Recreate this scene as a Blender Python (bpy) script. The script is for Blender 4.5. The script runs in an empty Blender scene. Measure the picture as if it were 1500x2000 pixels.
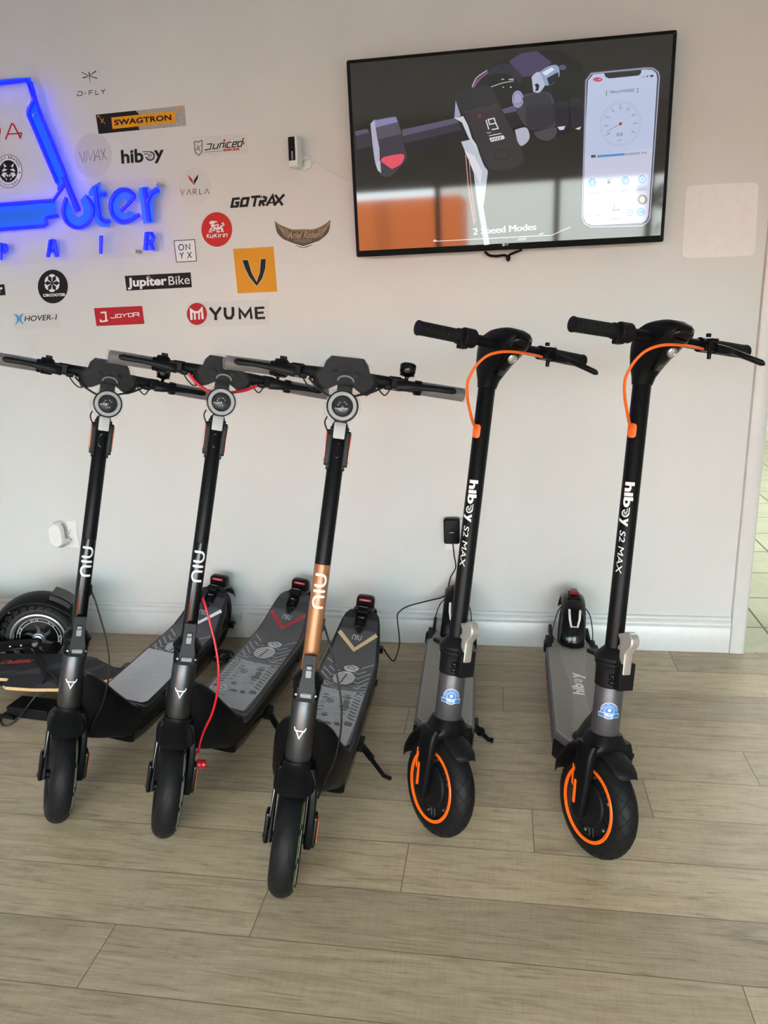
import bpy, bmesh, math, random
from mathutils import Matrix, Vector
random.seed(7)
PI = math.pi
scene = bpy.context.scene
COL = scene.collection
V3 = Vector

# ------------------------------------------------------------------ camera
CAM_H, FOC = 1.35, 1459.73
YAW, PITCH, ROLL = 0.164407449, 0.274104912, -0.0404955705
_fw = V3((-math.sin(YAW) * math.cos(PITCH), math.cos(YAW) * math.cos(PITCH), -math.sin(PITCH)))
_r0 = V3((math.cos(YAW), math.sin(YAW), 0)); _u0 = _r0.cross(_fw)
_rt = _r0 * math.cos(ROLL) + _u0 * math.sin(ROLL)
_up = _u0 * math.cos(ROLL) - _r0 * math.sin(ROLL)
EYE = V3((0, 0, CAM_H))
cam = bpy.data.objects.new('camera', bpy.data.cameras.new('camera'))
COL.objects.link(cam)
cam.matrix_world = Matrix(((_rt.x, _up.x, -_fw.x, EYE.x), (_rt.y, _up.y, -_fw.y, EYE.y), (_rt.z, _up.z, -_fw.z, EYE.z), (0, 0, 0, 1)))
cam.data.sensor_fit = 'VERTICAL'; cam.data.sensor_height = 36; cam.data.lens = FOC * 36 / 2000
cam.data.clip_start = .02; cam.data.clip_end = 200
scene.camera = cam
def ray(px, py): return _rt * ((px - 750) / FOC) - _up * ((py - 1000) / FOC) + _fw
YW = 2.797                                        # wall surface
def at_y(px, py, Y):
    d = ray(px, py); return EYE + d * (Y / d.y)
def at_z(px, py, z=0):
    d = ray(px, py); return EYE + d * ((z - CAM_H) / d.z)
def zoom(ox, oy, k): return lambda x, y: (ox + x / k, oy + y / k)
Z1, Z2 = zoom(0, 100, 3.5725), zoom(340, 240, 4.412)
ZP = zoom(0, 0, 1.0)
def onwall(Z, off=.0008): return lambda x, y: at_y(*Z(x, y), YW - off)

# ------------------------------------------------------------------ materials
def C(h):
    h = h.lstrip('#'); v = [int(h[i:i + 2], 16) / 255 for i in (0, 2, 4)]
    return tuple(c / 12.92 if c <= .04045 else ((c + .055) / 1.055) ** 2.4 for c in v)
_M = {}
def mat(name, col=(.5, .5, .5), rough=.5, metal=0, spec=.5, es=0, ecol=None, var=.06, vscale=40, bump=0, bscale=300, coat=0, alpha=1):
    if name in _M: return _M[name]
    if isinstance(col, str): col = C(col)
    m = bpy.data.materials.new(name); m.use_nodes = True; nt = m.node_tree; n = nt.nodes; L = nt.links
    b = n['Principled BSDF']
    b.inputs['Roughness'].default_value = rough; b.inputs['Metallic'].default_value = metal
    b.inputs['Specular IOR Level'].default_value = spec; b.inputs['Coat Weight'].default_value = coat
    b.inputs['Coat Roughness'].default_value = .06; b.inputs['Alpha'].default_value = alpha
    tc = n.new('ShaderNodeTexCoord'); nz = n.new('ShaderNodeTexNoise'); nz.inputs['Scale'].default_value = vscale
    nz.inputs['Detail'].default_value = 3
    L.new(tc.outputs['Object'], nz.inputs['Vector'])
    mx = n.new('ShaderNodeMix'); mx.data_type = 'RGBA'
    mx.inputs[6].default_value = tuple(c * (1 - var) for c in col) + (1,)
    mx.inputs[7].default_value = tuple(min(1, c * (1 + var)) for c in col) + (1,)
    L.new(nz.outputs['Fac'], mx.inputs[0]); L.new(mx.outputs[2], b.inputs['Base Color'])
    if es:
        b.inputs['Emission Color'].default_value = tuple(C(ecol) if isinstance(ecol, str) else (ecol or col)) + (1,)
        b.inputs['Emission Strength'].default_value = es
    if bump:
        n2 = n.new('ShaderNodeTexNoise'); n2.inputs['Scale'].default_value = bscale; n2.inputs['Detail'].default_value = 2
        bp = n.new('ShaderNodeBump'); bp.inputs['Strength'].default_value = bump; bp.inputs['Distance'].default_value = .002
        L.new(tc.outputs['Object'], n2.inputs['Vector']); L.new(n2.outputs['Fac'], bp.inputs['Height']); L.new(bp.outputs['Normal'], b.inputs['Normal'])
    _M[name] = m; return m
def film(name, fac=.15, col=(.9, .9, .92), rough=.12, bump=.0, bscale=60, edge=.2):
    """thin clear plastic: mostly see-through, a little milky, glossy"""
    if name in _M: return _M[name]
    m = bpy.data.materials.new(name); m.use_nodes = True; nt = m.node_tree; n = nt.nodes; L = nt.links
    b = n['Principled BSDF']; b.inputs['Base Color'].default_value = (*col, 1); b.inputs['Roughness'].default_value = rough
    t = n.new('ShaderNodeBsdfTransparent'); mx = n.new('ShaderNodeMixShader')
    lw = n.new('ShaderNodeLayerWeight'); lw.inputs['Blend'].default_value = .25
    ma = n.new('ShaderNodeMath'); ma.operation = 'MULTIPLY_ADD'; ma.inputs[1].default_value = edge; ma.inputs[2].default_value = fac; ma.use_clamp = True
    L.new(lw.outputs['Facing'], ma.inputs[0]); L.new(ma.outputs[0], mx.inputs[0])
    L.new(t.outputs[0], mx.inputs[1]); L.new(b.outputs[0], mx.inputs[2]); L.new(mx.outputs[0], n['Material Output'].inputs['Surface'])
    if bump:
        tc = n.new('ShaderNodeTexCoord'); n2 = n.new('ShaderNodeTexNoise'); n2.inputs['Scale'].default_value = bscale; n2.inputs['Detail'].default_value = 3; n2.inputs['Distortion'].default_value = 1.5
        bp = n.new('ShaderNodeBump'); bp.inputs['Strength'].default_value = bump; bp.inputs['Distance'].default_value = .01
        L.new(tc.outputs['Object'], n2.inputs['Vector']); L.new(n2.outputs['Fac'], bp.inputs['Height']); L.new(bp.outputs['Normal'], b.inputs['Normal'])
    _M[name] = m; return m
def glow(name, col, s): return mat(name, tuple(c * .6 for c in C(col)), .35, es=s, ecol=col, var=0)

BLACK = mat('black_satin', (.0045, .0047, .0055), .36, spec=.13)
BLACKG = mat('black_gloss', (.003, .003, .0035), .12, spec=.28)
BLACKM = mat('black_matte_plastic', (.007, .0072, .008), .5, spec=.13, bump=.15, bscale=900)
RUBBER = mat('tyre_rubber', (.008, .0083, .009), .5, spec=.14, bump=.12, bscale=500)
GROOVE = mat('tyre_groove', (.003, .003, .003), .8, spec=.2)
DGREY = mat('dark_grey_plastic', (.016, .017, .019), .45, spec=.2)
GUN = mat('gunmetal_gloss', (.075, .077, .080), .36, metal=.9)
SLATE = mat('slate_grey_paint', '#4b4b4f', .38, metal=.35)
GOLD = mat('rose_gold_paint', '#a06c48', .34, metal=.35)
STEEL = mat('bare_steel', (.5, .5, .5), .3, metal=1)
DSTEEL = mat('dark_steel', (.12, .12, .125), .35, metal=1)
SILVER = mat('silver_lever_paint', '#b9b6b0', .35, metal=.6)
WHITE = mat('white_print', '#e4e6e8', .5)
PLASW = mat('white_plastic', '#dfe1df', .4)
ORANGE = mat('orange_plastic', '#f4670b', .42)
AMBER = mat('amber_reflector', '#c4531f', .25, spec=.7)
RED = mat('red_plastic', '#c4101f', .35)
CABLE = mat('black_cable', (.008, .008, .008), .4, spec=.25)
LGREY = mat('light_grey_ring', '#93989b', .4)
LENS = mat('dark_lens', (.012, .014, .016), .06, spec=.3)
REFLW = mat('clear_reflector', '#b9bdbf', .25, bump=.5, bscale=900)
FILM = film('clear_film', .02, (.6, .6, .62), rough=.04, bump=1., bscale=60, edge=.15)
SLEEVE = film('milky_sleeve', .16, (.55, .56, .58), .3, bump=.3, bscale=30, edge=.25)

# ------------------------------------------------------------------ mesh builder
class MB:
    def __init__(s): s.v = []; s.f = []; s.m = []; s.g = []
    def add(s, vs, fs, mi=0):
        o = len(s.v); s.g.append(o); s.v += [V3(v) for v in vs]; s.f += [tuple(i + o for i in f) for f in fs]; s.m += [mi] * len(fs); return s
    def box(s, c, d, R=None, mi=0):
        c = V3(c); hx, hy, hz = d[0] / 2, d[1] / 2, d[2] / 2
        vs = [V3((x, y, z)) for x in (-hx, hx) for y in (-hy, hy) for z in (-hz, hz)]
        if R is not None: vs = [R @ v for v in vs]
        return s.add([c + v for v in vs], [(0, 1, 3, 2), (4, 6, 7, 5), (0, 4, 5, 1), (2, 3, 7, 6), (0, 2, 6, 4), (1, 5, 7, 3)], mi)
    def loft(s, rings, mi=0, cap=True, closed=True):
        n = len(rings[0]); vs = [p for r in rings for p in r]; fs = []
        for i in range(len(rings) - 1):
            for j in range(n if closed else n - 1):
                a, b = i * n + j, i * n + (j + 1) % n
                fs.append((a, b, b + n, a + n))
        if cap: fs += [tuple(range(n - 1, -1, -1)), tuple(range((len(rings) - 1) * n, len(rings) * n))]
        return s.add(vs, fs, mi)
    def tube(s, pts, r, n=12, mi=0, cap=True):
        pts = [V3(p) for p in pts]; rr = r if isinstance(r, (list, tuple)) else [r] * len(pts); rings = []
        t0 = (pts[1] - pts[0]).normalized(); up = V3((0, 0, 1)) if abs(t0.z) < .9 else V3((1, 0, 0)); x = t0.cross(up).normalized()
        for i, p in enumerate(pts):
            t = (pts[min(i + 1, len(pts) - 1)] - pts[max(i - 1, 0)]).normalized()
            x = (x - t * x.dot(t)).normalized(); y = t.cross(x)
            rings.append([p + (x * math.cos(2 * PI * k / n) + y * math.sin(2 * PI * k / n)) * rr[i] for k in range(n)])
        return s.loft(rings, mi, cap)
    def lathe(s, prof, o=(0, 0, 0), ax=(0, 0, 1), n=32, mi=0, cap=True, squash=1):
        o = V3(o); ax = V3(ax).normalized(); up = V3((0, 0, 1)) if abs(ax.z) < .9 else V3((0, 1, 0)); x = ax.cross(up).normalized(); y = ax.cross(x)
        return s.loft([[o + ax * h + (x * math.cos(2 * PI * k / n) + y * math.sin(2 * PI * k / n) * squash) * r for k in range(n)] for r, h in prof], mi, cap)
    def prism(s, poly, mapf, h0, h1, mi=0):
        """extrude a 2D outline; mapf(u, v, h) -> point"""
        n = len(poly); vs = [mapf(u, v, h0) for u, v in poly] + [mapf(u, v, h1) for u, v in poly]
        return s.add(vs, [tuple(range(n - 1, -1, -1)), tuple(range(n, 2 * n))] + [(i, (i + 1) % n, (i + 1) % n + n, i + n) for i in range(n)], mi)
    def flat(s, poly, mapf, mi=0): return s.add([mapf(*p) for p in poly], [tuple(range(len(poly)))], mi)
    def ribbon(s, pts, w, mapf, mi=0, closed=False, round_=True):
        """flat stroke of width w along a 2D polyline"""
        P = [V3((p[0], p[1], 0)) for p in pts]; n = len(P)
        L, Rr = [], []
        for i in range(n):
            a = P[i - 1] if (i > 0 or closed) else P[i]; b = P[(i + 1) % n] if (i < n - 1 or closed) else P[i]
            d1 = (P[i] - a); d2 = (b - P[i])
            d1 = d1.normalized() if d1.length > 1e-9 else d2.normalized(); d2 = d2.normalized() if d2.length > 1e-9 else d1
            t = d1 + d2; t = t.normalized() if t.length > 1e-6 else d1
            nn = V3((-t.y, t.x, 0)); k = max(.45, nn.dot(V3((-d1.y, d1.x, 0)))); o = nn * (w / 2 / k)
            L.append(P[i] + o); Rr.append(P[i] - o)
        vs = [mapf(p.x, p.y) for p in L + Rr]
        fs = [(i, (i + 1) % n, (i + 1) % n + n, i + n) for i in range(n if closed else n - 1)]
        s.add(vs, fs, mi)
        if round_ and not closed:
            for e, nb in ((0, 1), (-1, -2)):
                c = P[e]; d = (P[e] - P[nb]).normalized(); a0 = math.atan2(d.y, d.x)
                s.flat([(c.x + w / 2 * math.cos(a0 + q * PI / 8), c.y + w / 2 * math.sin(a0 + q * PI / 8)) for q in range(-4, 5)], mapf, mi)
        return s
def obj(name, mb, mats, parent=None, ml=None, smooth=38, bevel=0, seg=2, label=None, solid=0):
    me = bpy.data.meshes.new(name); me.from_pydata([tuple(v) for v in mb.v], [], mb.f)
    mats = mats if isinstance(mats, (list, tuple)) else [mats]
    for m in mats: me.materials.append(m)
    me.polygons.foreach_set('material_index', mb.m)
    bm = bmesh.new(); bm.from_mesh(me); bmesh.ops.recalc_face_normals(bm, faces=bm.faces); bm.to_mesh(me); bm.free()
    if smooth:
        me.polygons.foreach_set('use_smooth', [True] * len(me.polygons)); me.set_sharp_from_angle(angle=math.radians(smooth))
    me.update()
    o = bpy.data.objects.new(name, me); COL.objects.link(o)
    if parent: o.parent = parent
    if ml is not None: o.matrix_local = ml
    if solid:
        md = o.modifiers.new('thick', 'SOLIDIFY'); md.thickness = solid; md.offset = -1
    if bevel:
        md = o.modifiers.new('bevel', 'BEVEL'); md.width = bevel; md.segments = seg; md.limit_method = 'ANGLE'; md.angle_limit = .6
    if label: o['label'] = label
    return o
def flatobj(name, mb, mats, parent=None, ml=None, label=None): return obj(name, mb, mats, parent, ml, smooth=0, label=label)
def tag(o, label, cat, group=None, kind=None):
    o['label'] = label; o['category'] = cat
    if group: o['group'] = group
    if kind: o['kind'] = kind
    return o
def struct(name, mb, mats, **k):
    o = obj(name, mb, mats, **k); o['kind'] = 'structure'; return o
def empty(name, M=None):
    o = bpy.data.objects.new(name, None); COL.objects.link(o); o.empty_display_size = .1
    if M is not None: o.matrix_world = M
    return o
def smooth_path(pts, k=6):
    P = [V3(p) for p in pts]; out = []
    for i in range(len(P) - 1):
        a, b, c, d = P[max(i - 1, 0)], P[i], P[i + 1], P[min(i + 2, len(P) - 1)]
        for j in range(k):
            t = j / k
            out.append(.5 * ((2 * b) + (c - a) * t + (2 * a - 5 * b + 4 * c - d) * t * t + (3 * b - a - 3 * c + d) * t ** 3))
    return out + [P[-1]]
def sm2(pts, k=6): return [(p.x, p.y) for p in smooth_path([(x, y, 0) for x, y in pts], k)]
def arc(cx, cy, rx, ry, a0, a1, n=24): return [(cx + rx * math.cos(math.radians(a0 + (a1 - a0) * i / n)), cy + ry * math.sin(math.radians(a0 + (a1 - a0) * i / n))) for i in range(n + 1)]
def rrect(x0, y0, x1, y1, r, n=5):
    out = []
    for cx, cy, a in ((x1 - r, y1 - r, 0), (x0 + r, y1 - r, 90), (x0 + r, y0 + r, 180), (x1 - r, y0 + r, 270)): out += arc(cx, cy, r, r, a, a + 90, n)
    return out
def sup(a, b, n=4, k=28):
    """superellipse points"""
    out = []
    for i in range(k):
        t = 2 * PI * i / k; c, s_ = math.cos(t), math.sin(t)
        out.append((a * math.copysign(abs(c) ** (2 / n), c), b * math.copysign(abs(s_) ** (2 / n), s_)))
    return out

# ------------------------------------------------------------------ lettering (built-in font)
_T = {}
def text2d(s, bold=0., shear=0., space=1.):
    key = (s, bold, shear, space)
    if key in _T: return _T[key]
    cu = bpy.data.curves.new('t', 'FONT'); cu.body = s; cu.size = 1; cu.offset = bold; cu.shear = shear; cu.space_character = space; cu.resolution_u = 5
    o = bpy.data.objects.new('t', cu); COL.objects.link(o); bpy.context.view_layer.update()
    dg = bpy.context.evaluated_depsgraph_get(); me = bpy.data.meshes.new_from_object(o.evaluated_get(dg))
    vs = [(v.co.x, v.co.y) for v in me.vertices]; fs = [tuple(p.vertices) for p in me.polygons]
    bpy.data.objects.remove(o); bpy.data.curves.remove(cu); bpy.data.meshes.remove(me)
    x0, x1 = min(v[0] for v in vs), max(v[0] for v in vs); y0, y1 = min(v[1] for v in vs), max(v[1] for v in vs)
    vs = [((x - x0) / (x1 - x0), (y - y0) / (y1 - y0)) for x, y in vs]
    _T[key] = (vs, fs, (x1 - x0) / (y1 - y0)); return _T[key]
def put_text(mb, s, mapf, bl, br, tl, mi=0, **k):
    """lettering stretched to the parallelogram bl-br-tl of the map's plane"""
    vs, fs, _ = text2d(s, **k)
    return mb.add([mapf(bl[0] + u * (br[0] - bl[0]) + v * (tl[0] - bl[0]), bl[1] + u * (br[1] - bl[1]) + v * (tl[1] - bl[1])) for u, v in vs], fs, mi)
def cut2d(vs, fs, step, ax=1):
    """split flat lettering into narrow strips so it can be wrapped round a tube"""
    bm = bmesh.new(); bv = [bm.verts.new((x, y, 0)) for x, y in vs]
    for f in fs:
        try: bm.faces.new([bv[i] for i in f])
        except ValueError: pass
    lo, hi = min(v[ax] for v in vs), max(v[ax] for v in vs); q = lo + step
    while q < hi:
        co = (q, 0, 0) if ax == 0 else (0, q, 0); no = (1, 0, 0) if ax == 0 else (0, 1, 0)
        bmesh.ops.bisect_plane(bm, geom=bm.verts[:] + bm.edges[:] + bm.faces[:], plane_co=co, plane_no=no); q += step
    bm.verts.index_update(); o = [(v.co.x, v.co.y) for v in bm.verts], [tuple(v.index for v in f.verts) for f in bm.faces]
    bm.free(); return o
class Flat2(MB):
    """2D collector for shapes that are wrapped later"""
    def wrap(s, mapf, step):
        out = MB()
        for mi in sorted(set(s.m)):
            fs = [f for f, q in zip(s.f, s.m) if q == mi]
            vs, f2 = cut2d([(v.x, v.y) for v in s.v], fs, step); out.add([mapf(x, y) for x, y in vs], f2, mi)
        return out
def ID2(x, y): return (x, y, 0)
# ------------------------------------------------------------------ room
class NT:
    def __init__(s, name):
        s.m = bpy.data.materials.new(name); s.m.use_nodes = True; s.t = s.m.node_tree; s.b = s.t.nodes['Principled BSDF']
        g = s.t.nodes.new('ShaderNodeNewGeometry'); sp = s.t.nodes.new('ShaderNodeSeparateXYZ'); s.t.links.new(g.outputs['Position'], sp.inputs[0])
        s.pos = g.outputs['Position']; s.x, s.y, s.z = sp.outputs
    def mt(s, op, a, b=None, c=None):
        n = s.t.nodes.new('ShaderNodeMath'); n.operation = op
        for i, v in enumerate((a, b, c)):
            if v is None: continue
            if isinstance(v, (int, float)): n.inputs[i].default_value = v
            else: s.t.links.new(v, n.inputs[i])
        return n.outputs[0]
    def vec(s, x, y, z=0.):
        n = s.t.nodes.new('ShaderNodeCombineXYZ')
        for i, v in enumerate((x, y, z)):
            if isinstance(v, (int, float)): n.inputs[i].default_value = v
            else: s.t.links.new(v, n.inputs[i])
        return n.outputs[0]
    def noise(s, v, scale, detail=4, dist=0., rough=.55):
        n = s.t.nodes.new('ShaderNodeTexNoise'); n.inputs['Scale'].default_value = scale; n.inputs['Detail'].default_value = detail
        n.inputs['Distortion'].default_value = dist; n.inputs['Roughness'].default_value = rough
        s.t.links.new(v, n.inputs['Vector']); return n.outputs['Fac']
    def white(s, v):
        n = s.t.nodes.new('ShaderNodeTexWhiteNoise'); s.t.links.new(v, n.inputs['Vector']); return n.outputs['Value']
    def ramp(s, f, stops):
        n = s.t.nodes.new('ShaderNodeValToRGB'); e = n.color_ramp.elements
        for i, (p, c) in enumerate(stops):
            q = e[i] if i < 2 else e.new(p)
            q.position = p; q.color = (*(C(c) if isinstance(c, str) else c), 1)
        s.t.links.new(f, n.inputs[0]); return n.outputs[0]
    def mix(s, f, a, b, mode='MIX'):
        n = s.t.nodes.new('ShaderNodeMix'); n.data_type = 'RGBA'; n.blend_type = mode
        for i, v in ((0, f), (6, a), (7, b)):
            if isinstance(v, (int, float)): n.inputs[i].default_value = v
            elif isinstance(v, str): n.inputs[i].default_value = (*C(v), 1)
            else: s.t.links.new(v, n.inputs[i])
        return n.outputs[2]
    def bump(s, h, st, dist):
        n = s.t.nodes.new('ShaderNodeBump'); n.inputs['Strength'].default_value = st; n.inputs['Distance'].default_value = dist
        s.t.links.new(h, n.inputs['Height']); s.t.links.new(n.outputs[0], s.b.inputs['Normal'])
    def out(s, col=None, rough=None):
        for v, k in ((col, 'Base Color'), (rough, 'Roughness')):
            if v is None: continue
            if isinstance(v, (int, float)): s.b.inputs[k].default_value = v
            else: s.t.links.new(v, s.b.inputs[k])
        return s.m
# vinyl plank floor
w = NT('oak_vinyl_planks'); PW, PL = .1673, 1.351
r_ = w.mt('DIVIDE', w.mt('SUBTRACT', w.y, 1.109), PW); row = w.mt('FLOOR', r_); rf = w.mt('SUBTRACT', r_, row)
xo = w.mt('DIVIDE', w.mt('SUBTRACT', w.x, w.mt('MULTIPLY_ADD', row, .318, -.873)), PL); pk = w.mt('FLOOR', xo); xf = w.mt('SUBTRACT', xo, pk)
rnd = w.white(w.vec(row, pk, 3.3)); rnd2 = w.white(w.vec(pk, row, 8.1))
gx = w.mt('MULTIPLY_ADD', rnd, 37., w.x); gy = w.mt('MULTIPLY_ADD', rnd2, 11., w.y)
big = w.noise(w.vec(w.mt('MULTIPLY', gx, 1.8), w.mt('MULTIPLY', gy, 11.)), 1.6, 5, 2.2)
fine = w.noise(w.vec(w.mt('MULTIPLY', gx, 4.), w.mt('MULTIPLY', gy, 70.)), 1.5, 8, 1.4, .7)
saw = w.noise(w.vec(w.mt('MULTIPLY', gx, 160.), w.mt('MULTIPLY', gy, 14.)), 1., 2)
base = w.ramp(big, [(.28, '#9f8e75'), (.5, '#c2b297'), (.72, '#d1c3a9')])
grain = w.ramp(fine, [(.33, '#8a7b65'), (.45, '#cabca3'), (.6, '#dccfb8')])
c1 = w.mix(.55, base, w.mix(1., base, grain, 'MULTIPLY')); c1 = w.mix(.34, c1, grain)
tone = w.ramp(rnd, [(0, '#dedbd8'), (1, '#fffdf8')]); c1 = w.mix(1., c1, tone, 'MULTIPLY')
sawm = w.ramp(saw, [(.36, '#cfc9bd'), (.55, '#ffffff')]); c1 = w.mix(.16, c1, w.mix(1., c1, sawm, 'MULTIPLY'))
ey = w.mt('MINIMUM', rf, w.mt('SUBTRACT', 1., rf)); ex = w.mt('MINIMUM', xf, w.mt('SUBTRACT', 1., xf))
seam = w.mt('MAXIMUM', w.mt('LESS_THAN', ey, .007), w.mt('LESS_THAN', ex, .0009))
c1 = w.mix(w.mt('MULTIPLY', seam, .75), c1, '#3f3828')
w.bump(w.mt('MULTIPLY_ADD', seam, -.6, fine), .22, .001)
FLOORM = w.out(c1, w.mt('MULTIPLY_ADD', fine, .2, .33))
# ceramic tile in the next room
w = NT('sage_floor_tile'); ts = .325
tx = w.mt('DIVIDE', w.mt('SUBTRACT', w.x, .08), ts); ty = w.mt('DIVIDE', w.mt('SUBTRACT', w.y, .1), ts)
fx = w.mt('FRACT', tx); fy = w.mt('FRACT', ty)
g = w.mt('MAXIMUM', w.mt('LESS_THAN', fx, .028), w.mt('LESS_THAN', fy, .028))
tn = w.noise(w.pos, 4.5, 6, .8); tc_ = w.ramp(tn, [(.3, '#a7a384'), (.7, '#bdba9c')])
TILEM = w.out(w.mix(g, tc_, '#4b493c'), .35)
# painted plaster wall with a light orange peel
w = NT('white_wall_paint'); n1 = w.noise(w.pos, 170, 3); n2 = w.noise(w.pos, 2.2, 3)
w.bump(w.mt('ADD', n1, w.mt('MULTIPLY', w.noise(w.pos, 45, 2), .6)), .16, .0022)
WALLM = w.out(w.ramp(n2, [(.3, '#c7cbca'), (.7, '#cdd0cf')]), .36)
TRIMM = mat('white_trim_paint', '#c9cccb', .3, bump=.1, bscale=60)
CEILM = mat('ceiling_paint', '#c3c8ca', .8)
DARKW = mat('storefront_aluminium', '#39393a', .5)
SIDEW = mat('side_wall_paint', '#c6cbcd', .6)

XL, XR, YB, HC = -3.6, 2.6, -3.3, 2.75            # room
XD, HD = .914, 2.06                               # doorway edge
struct('floor', MB().box(((XL + XR) / 2, (YB + YW) / 2, -.03), (XR - XL, YW - YB, .06)), FLOORM, smooth=0)
struct('floor_tiled', MB().box((1.9, 5.0, -.031), (4.4, 2 * (5.0 - YW), .06)), TILEM, smooth=0)
struct('ceiling', MB().box(((XL + XR) / 2, (YB + YW) / 2, HC + .05), (XR - XL + .3, YW - YB + .3, .1)), CEILM, smooth=0)
TW = .06
struct('wall_front', MB().box(((XL + XD - .02) / 2, YW + TW, HC / 2), (XD - .02 - XL, 2 * TW, HC)).box(((XD - .02 + XR) / 2, YW + TW, (HD + HC) / 2), (XR - XD + .02, 2 * TW, HC - HD)).box((2.3, YW + TW, HD / 2), (.6, 2 * TW, HD)), WALLM, smooth=0)
struct('wall_left', MB().box((XL - .05, (YB + YW) / 2, HC / 2), (.1, YW - YB, HC)), SIDEW, smooth=0)
struct('wall_right', MB().box((XR + .05, (YB + YW) / 2, HC / 2), (.1, YW - YB, HC)), SIDEW, smooth=0)
# next room
struct('wall_far', MB().box((1.9, 7.2, 1.3), (4.4, .1, 2.6)), mat('next_room_wall', '#b5b4a4', .7), smooth=0)
struct('wall_next_left', MB().box((-.35, 5.0, 1.3), (.1, 4.2, 2.6)), SIDEW, smooth=0)
struct('wall_next_right', MB().box((4.15, 5.0, 1.3), (.1, 4.4, 2.6)), SIDEW, smooth=0)
struct('ceiling_next', MB().box((1.9, 5.05, 2.65), (4.6, 4.4, .1)), CEILM, smooth=0)
# base moulding: profile swept along the wall
prof = [(0, 0), (.0155, 0), (.0155, .094), (.0125, .0985), (.0115, .104), (.015, .109), (.0155, .116), (.0115, .121), (.0085, .126), (.0105, .131), (.0115, .1365), (.009, .1415), (.004, .1445), (0, .1445)]
mb = MB(); mb.loft([[(x, YW - d, z) for d, z in prof] for x in (XL, .8575)])
struct('baseboard_front', mb, TRIMM, smooth=50)
# doorway casing
mb = MB(); pc = [(.0, .0), (.003, .0145), (.008, .017), (.045, .019), (.052, .017), (.056, .012), (.056, 0)]
mb.loft([[(.8575 + u, YW - d, z) for u, d in pc] for z in (0, HD)])
mb.box((XD - .006, YW + TW, HD / 2), (.012, .121, HD)); mb.box((1.45, YW - .008, HD + .028), (1.18, .018, .056)); mb.box((1.45, YW + TW, HD - .003), (1.1, .12, .012))
struct('trim_1', mb, TRIMM, smooth=40)
# shopfront: aluminium frame with big window openings
SILL, HEAD = .12, 2.12
mb = MB(); y = YB - .06
mb.box(((XL + XR) / 2, y, (HEAD + HC) / 2), (XR - XL, .12, HC - HEAD)); mb.box(((XL + XR) / 2, y, SILL / 2), (XR - XL, .12, SILL))
struct('wall_back', mb, SIDEW, smooth=0)
mb = MB()
for x in (XL + .03, -2.2, -.72, .55, 1.5, XR - .03): mb.box((x, y, (SILL + HEAD) / 2), (.06, .1, HEAD - SILL))
for z in (SILL + .025, HEAD - .025): mb.box(((XL + XR) / 2, y, z), (XR - XL, .1, .05))
struct('window_1', mb, DARKW, smooth=0)

# ------------------------------------------------------------------ outdoors (seen only as reflections)
def outdoor(name, c, d, m, label, cat):
    o = obj(name, MB().box(c, d), m, smooth=0, bevel=.02); return tag(o, label, cat)
ASPH = mat('asphalt', '#5c646a', .8)
struct('ground_outside', MB().box((0, -24, -.18), (70, 41, .1)), ASPH, smooth=0)
struct('roof_canopy', MB().box((-.5, -.3, HC + .22), (9.5, 7.3, .2)), CEILM, smooth=0)
o = tag(empty('lumber_yard_building', Matrix.Translation((6, -26, -.13))), 'pale lumber yard building with painted lettering across the street', 'building')
obj('wall', MB().box((0, 0, 2.1), (17, .4, 4.2)), mat('pale_stucco', '#efebe2', .8), o, smooth=0)
obj('stripe', MB().box((0, .22, .75), (17, .06, .7)), mat('green_paint', '#5d8f4e', .7), o, smooth=0)
obj('base_course', MB().box((0, .22, .1), (17, .08, .6)), mat('terracotta_paint', '#cf6f3f', .7), o, smooth=0)
mb = MB(); mp = lambda x, z: (x, .215, z)
put_text(mb, 'da Lumber', mp, (5.4, 2.35), (-1.2, 2.35), (5.4, 3.6), bold=.03)
put_text(mb, 'dalumber.com', mp, (4.6, 1.4), (-.4, 1.4), (4.6, 2.05))
flatobj('lettering', mb, mat('black_paint', '#23221f', .7), o)
mb = MB(); mp = lambda x, z: (x, .256, z); put_text(mb, 'FOR OVER 50 YEARS', mp, (5.2, .52), (-2.2, .52), (5.2, .98)); flatobj('lettering', mb, WHITE, o)
outdoor('storage_building', (-7.6, -13, 1.13), (13.4, 3, 2.55), mat('orange_paint', '#f0742a', .7), 'low bright orange building across the parking lot', 'building')
outdoor('utility_pole', (-3.1, -9, 3), (.28, .28, 6.4), mat('pole_wood', '#55504a', .8), 'grey utility pole outside the shopfront', 'pole')
# the OPEN sign hangs inside the glass and faces the street
o = tag(empty('open_sign', Matrix.Translation((-2.75, YB + .06, 1.78))), 'outlined OPEN sign hanging in the shop window', 'sign')
mb = MB(); fr = [(-.26, 0, -.12), (.26, 0, -.12), (.26, 0, .12), (-.26, 0, .12), (-.26, 0, -.12)]
for a, b in zip(fr, fr[1:]): mb.tube([a, b], .009, 8)
obj('frame', mb, BLACK, o)
mb = MB(); put_text(mb, 'OPEN', lambda x, z: (x, 0, z), (.2, -.075), (-.2, -.075), (.2, .075)); obj('lettering', mb, BLACK, o, smooth=0, solid=.006)

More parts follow.
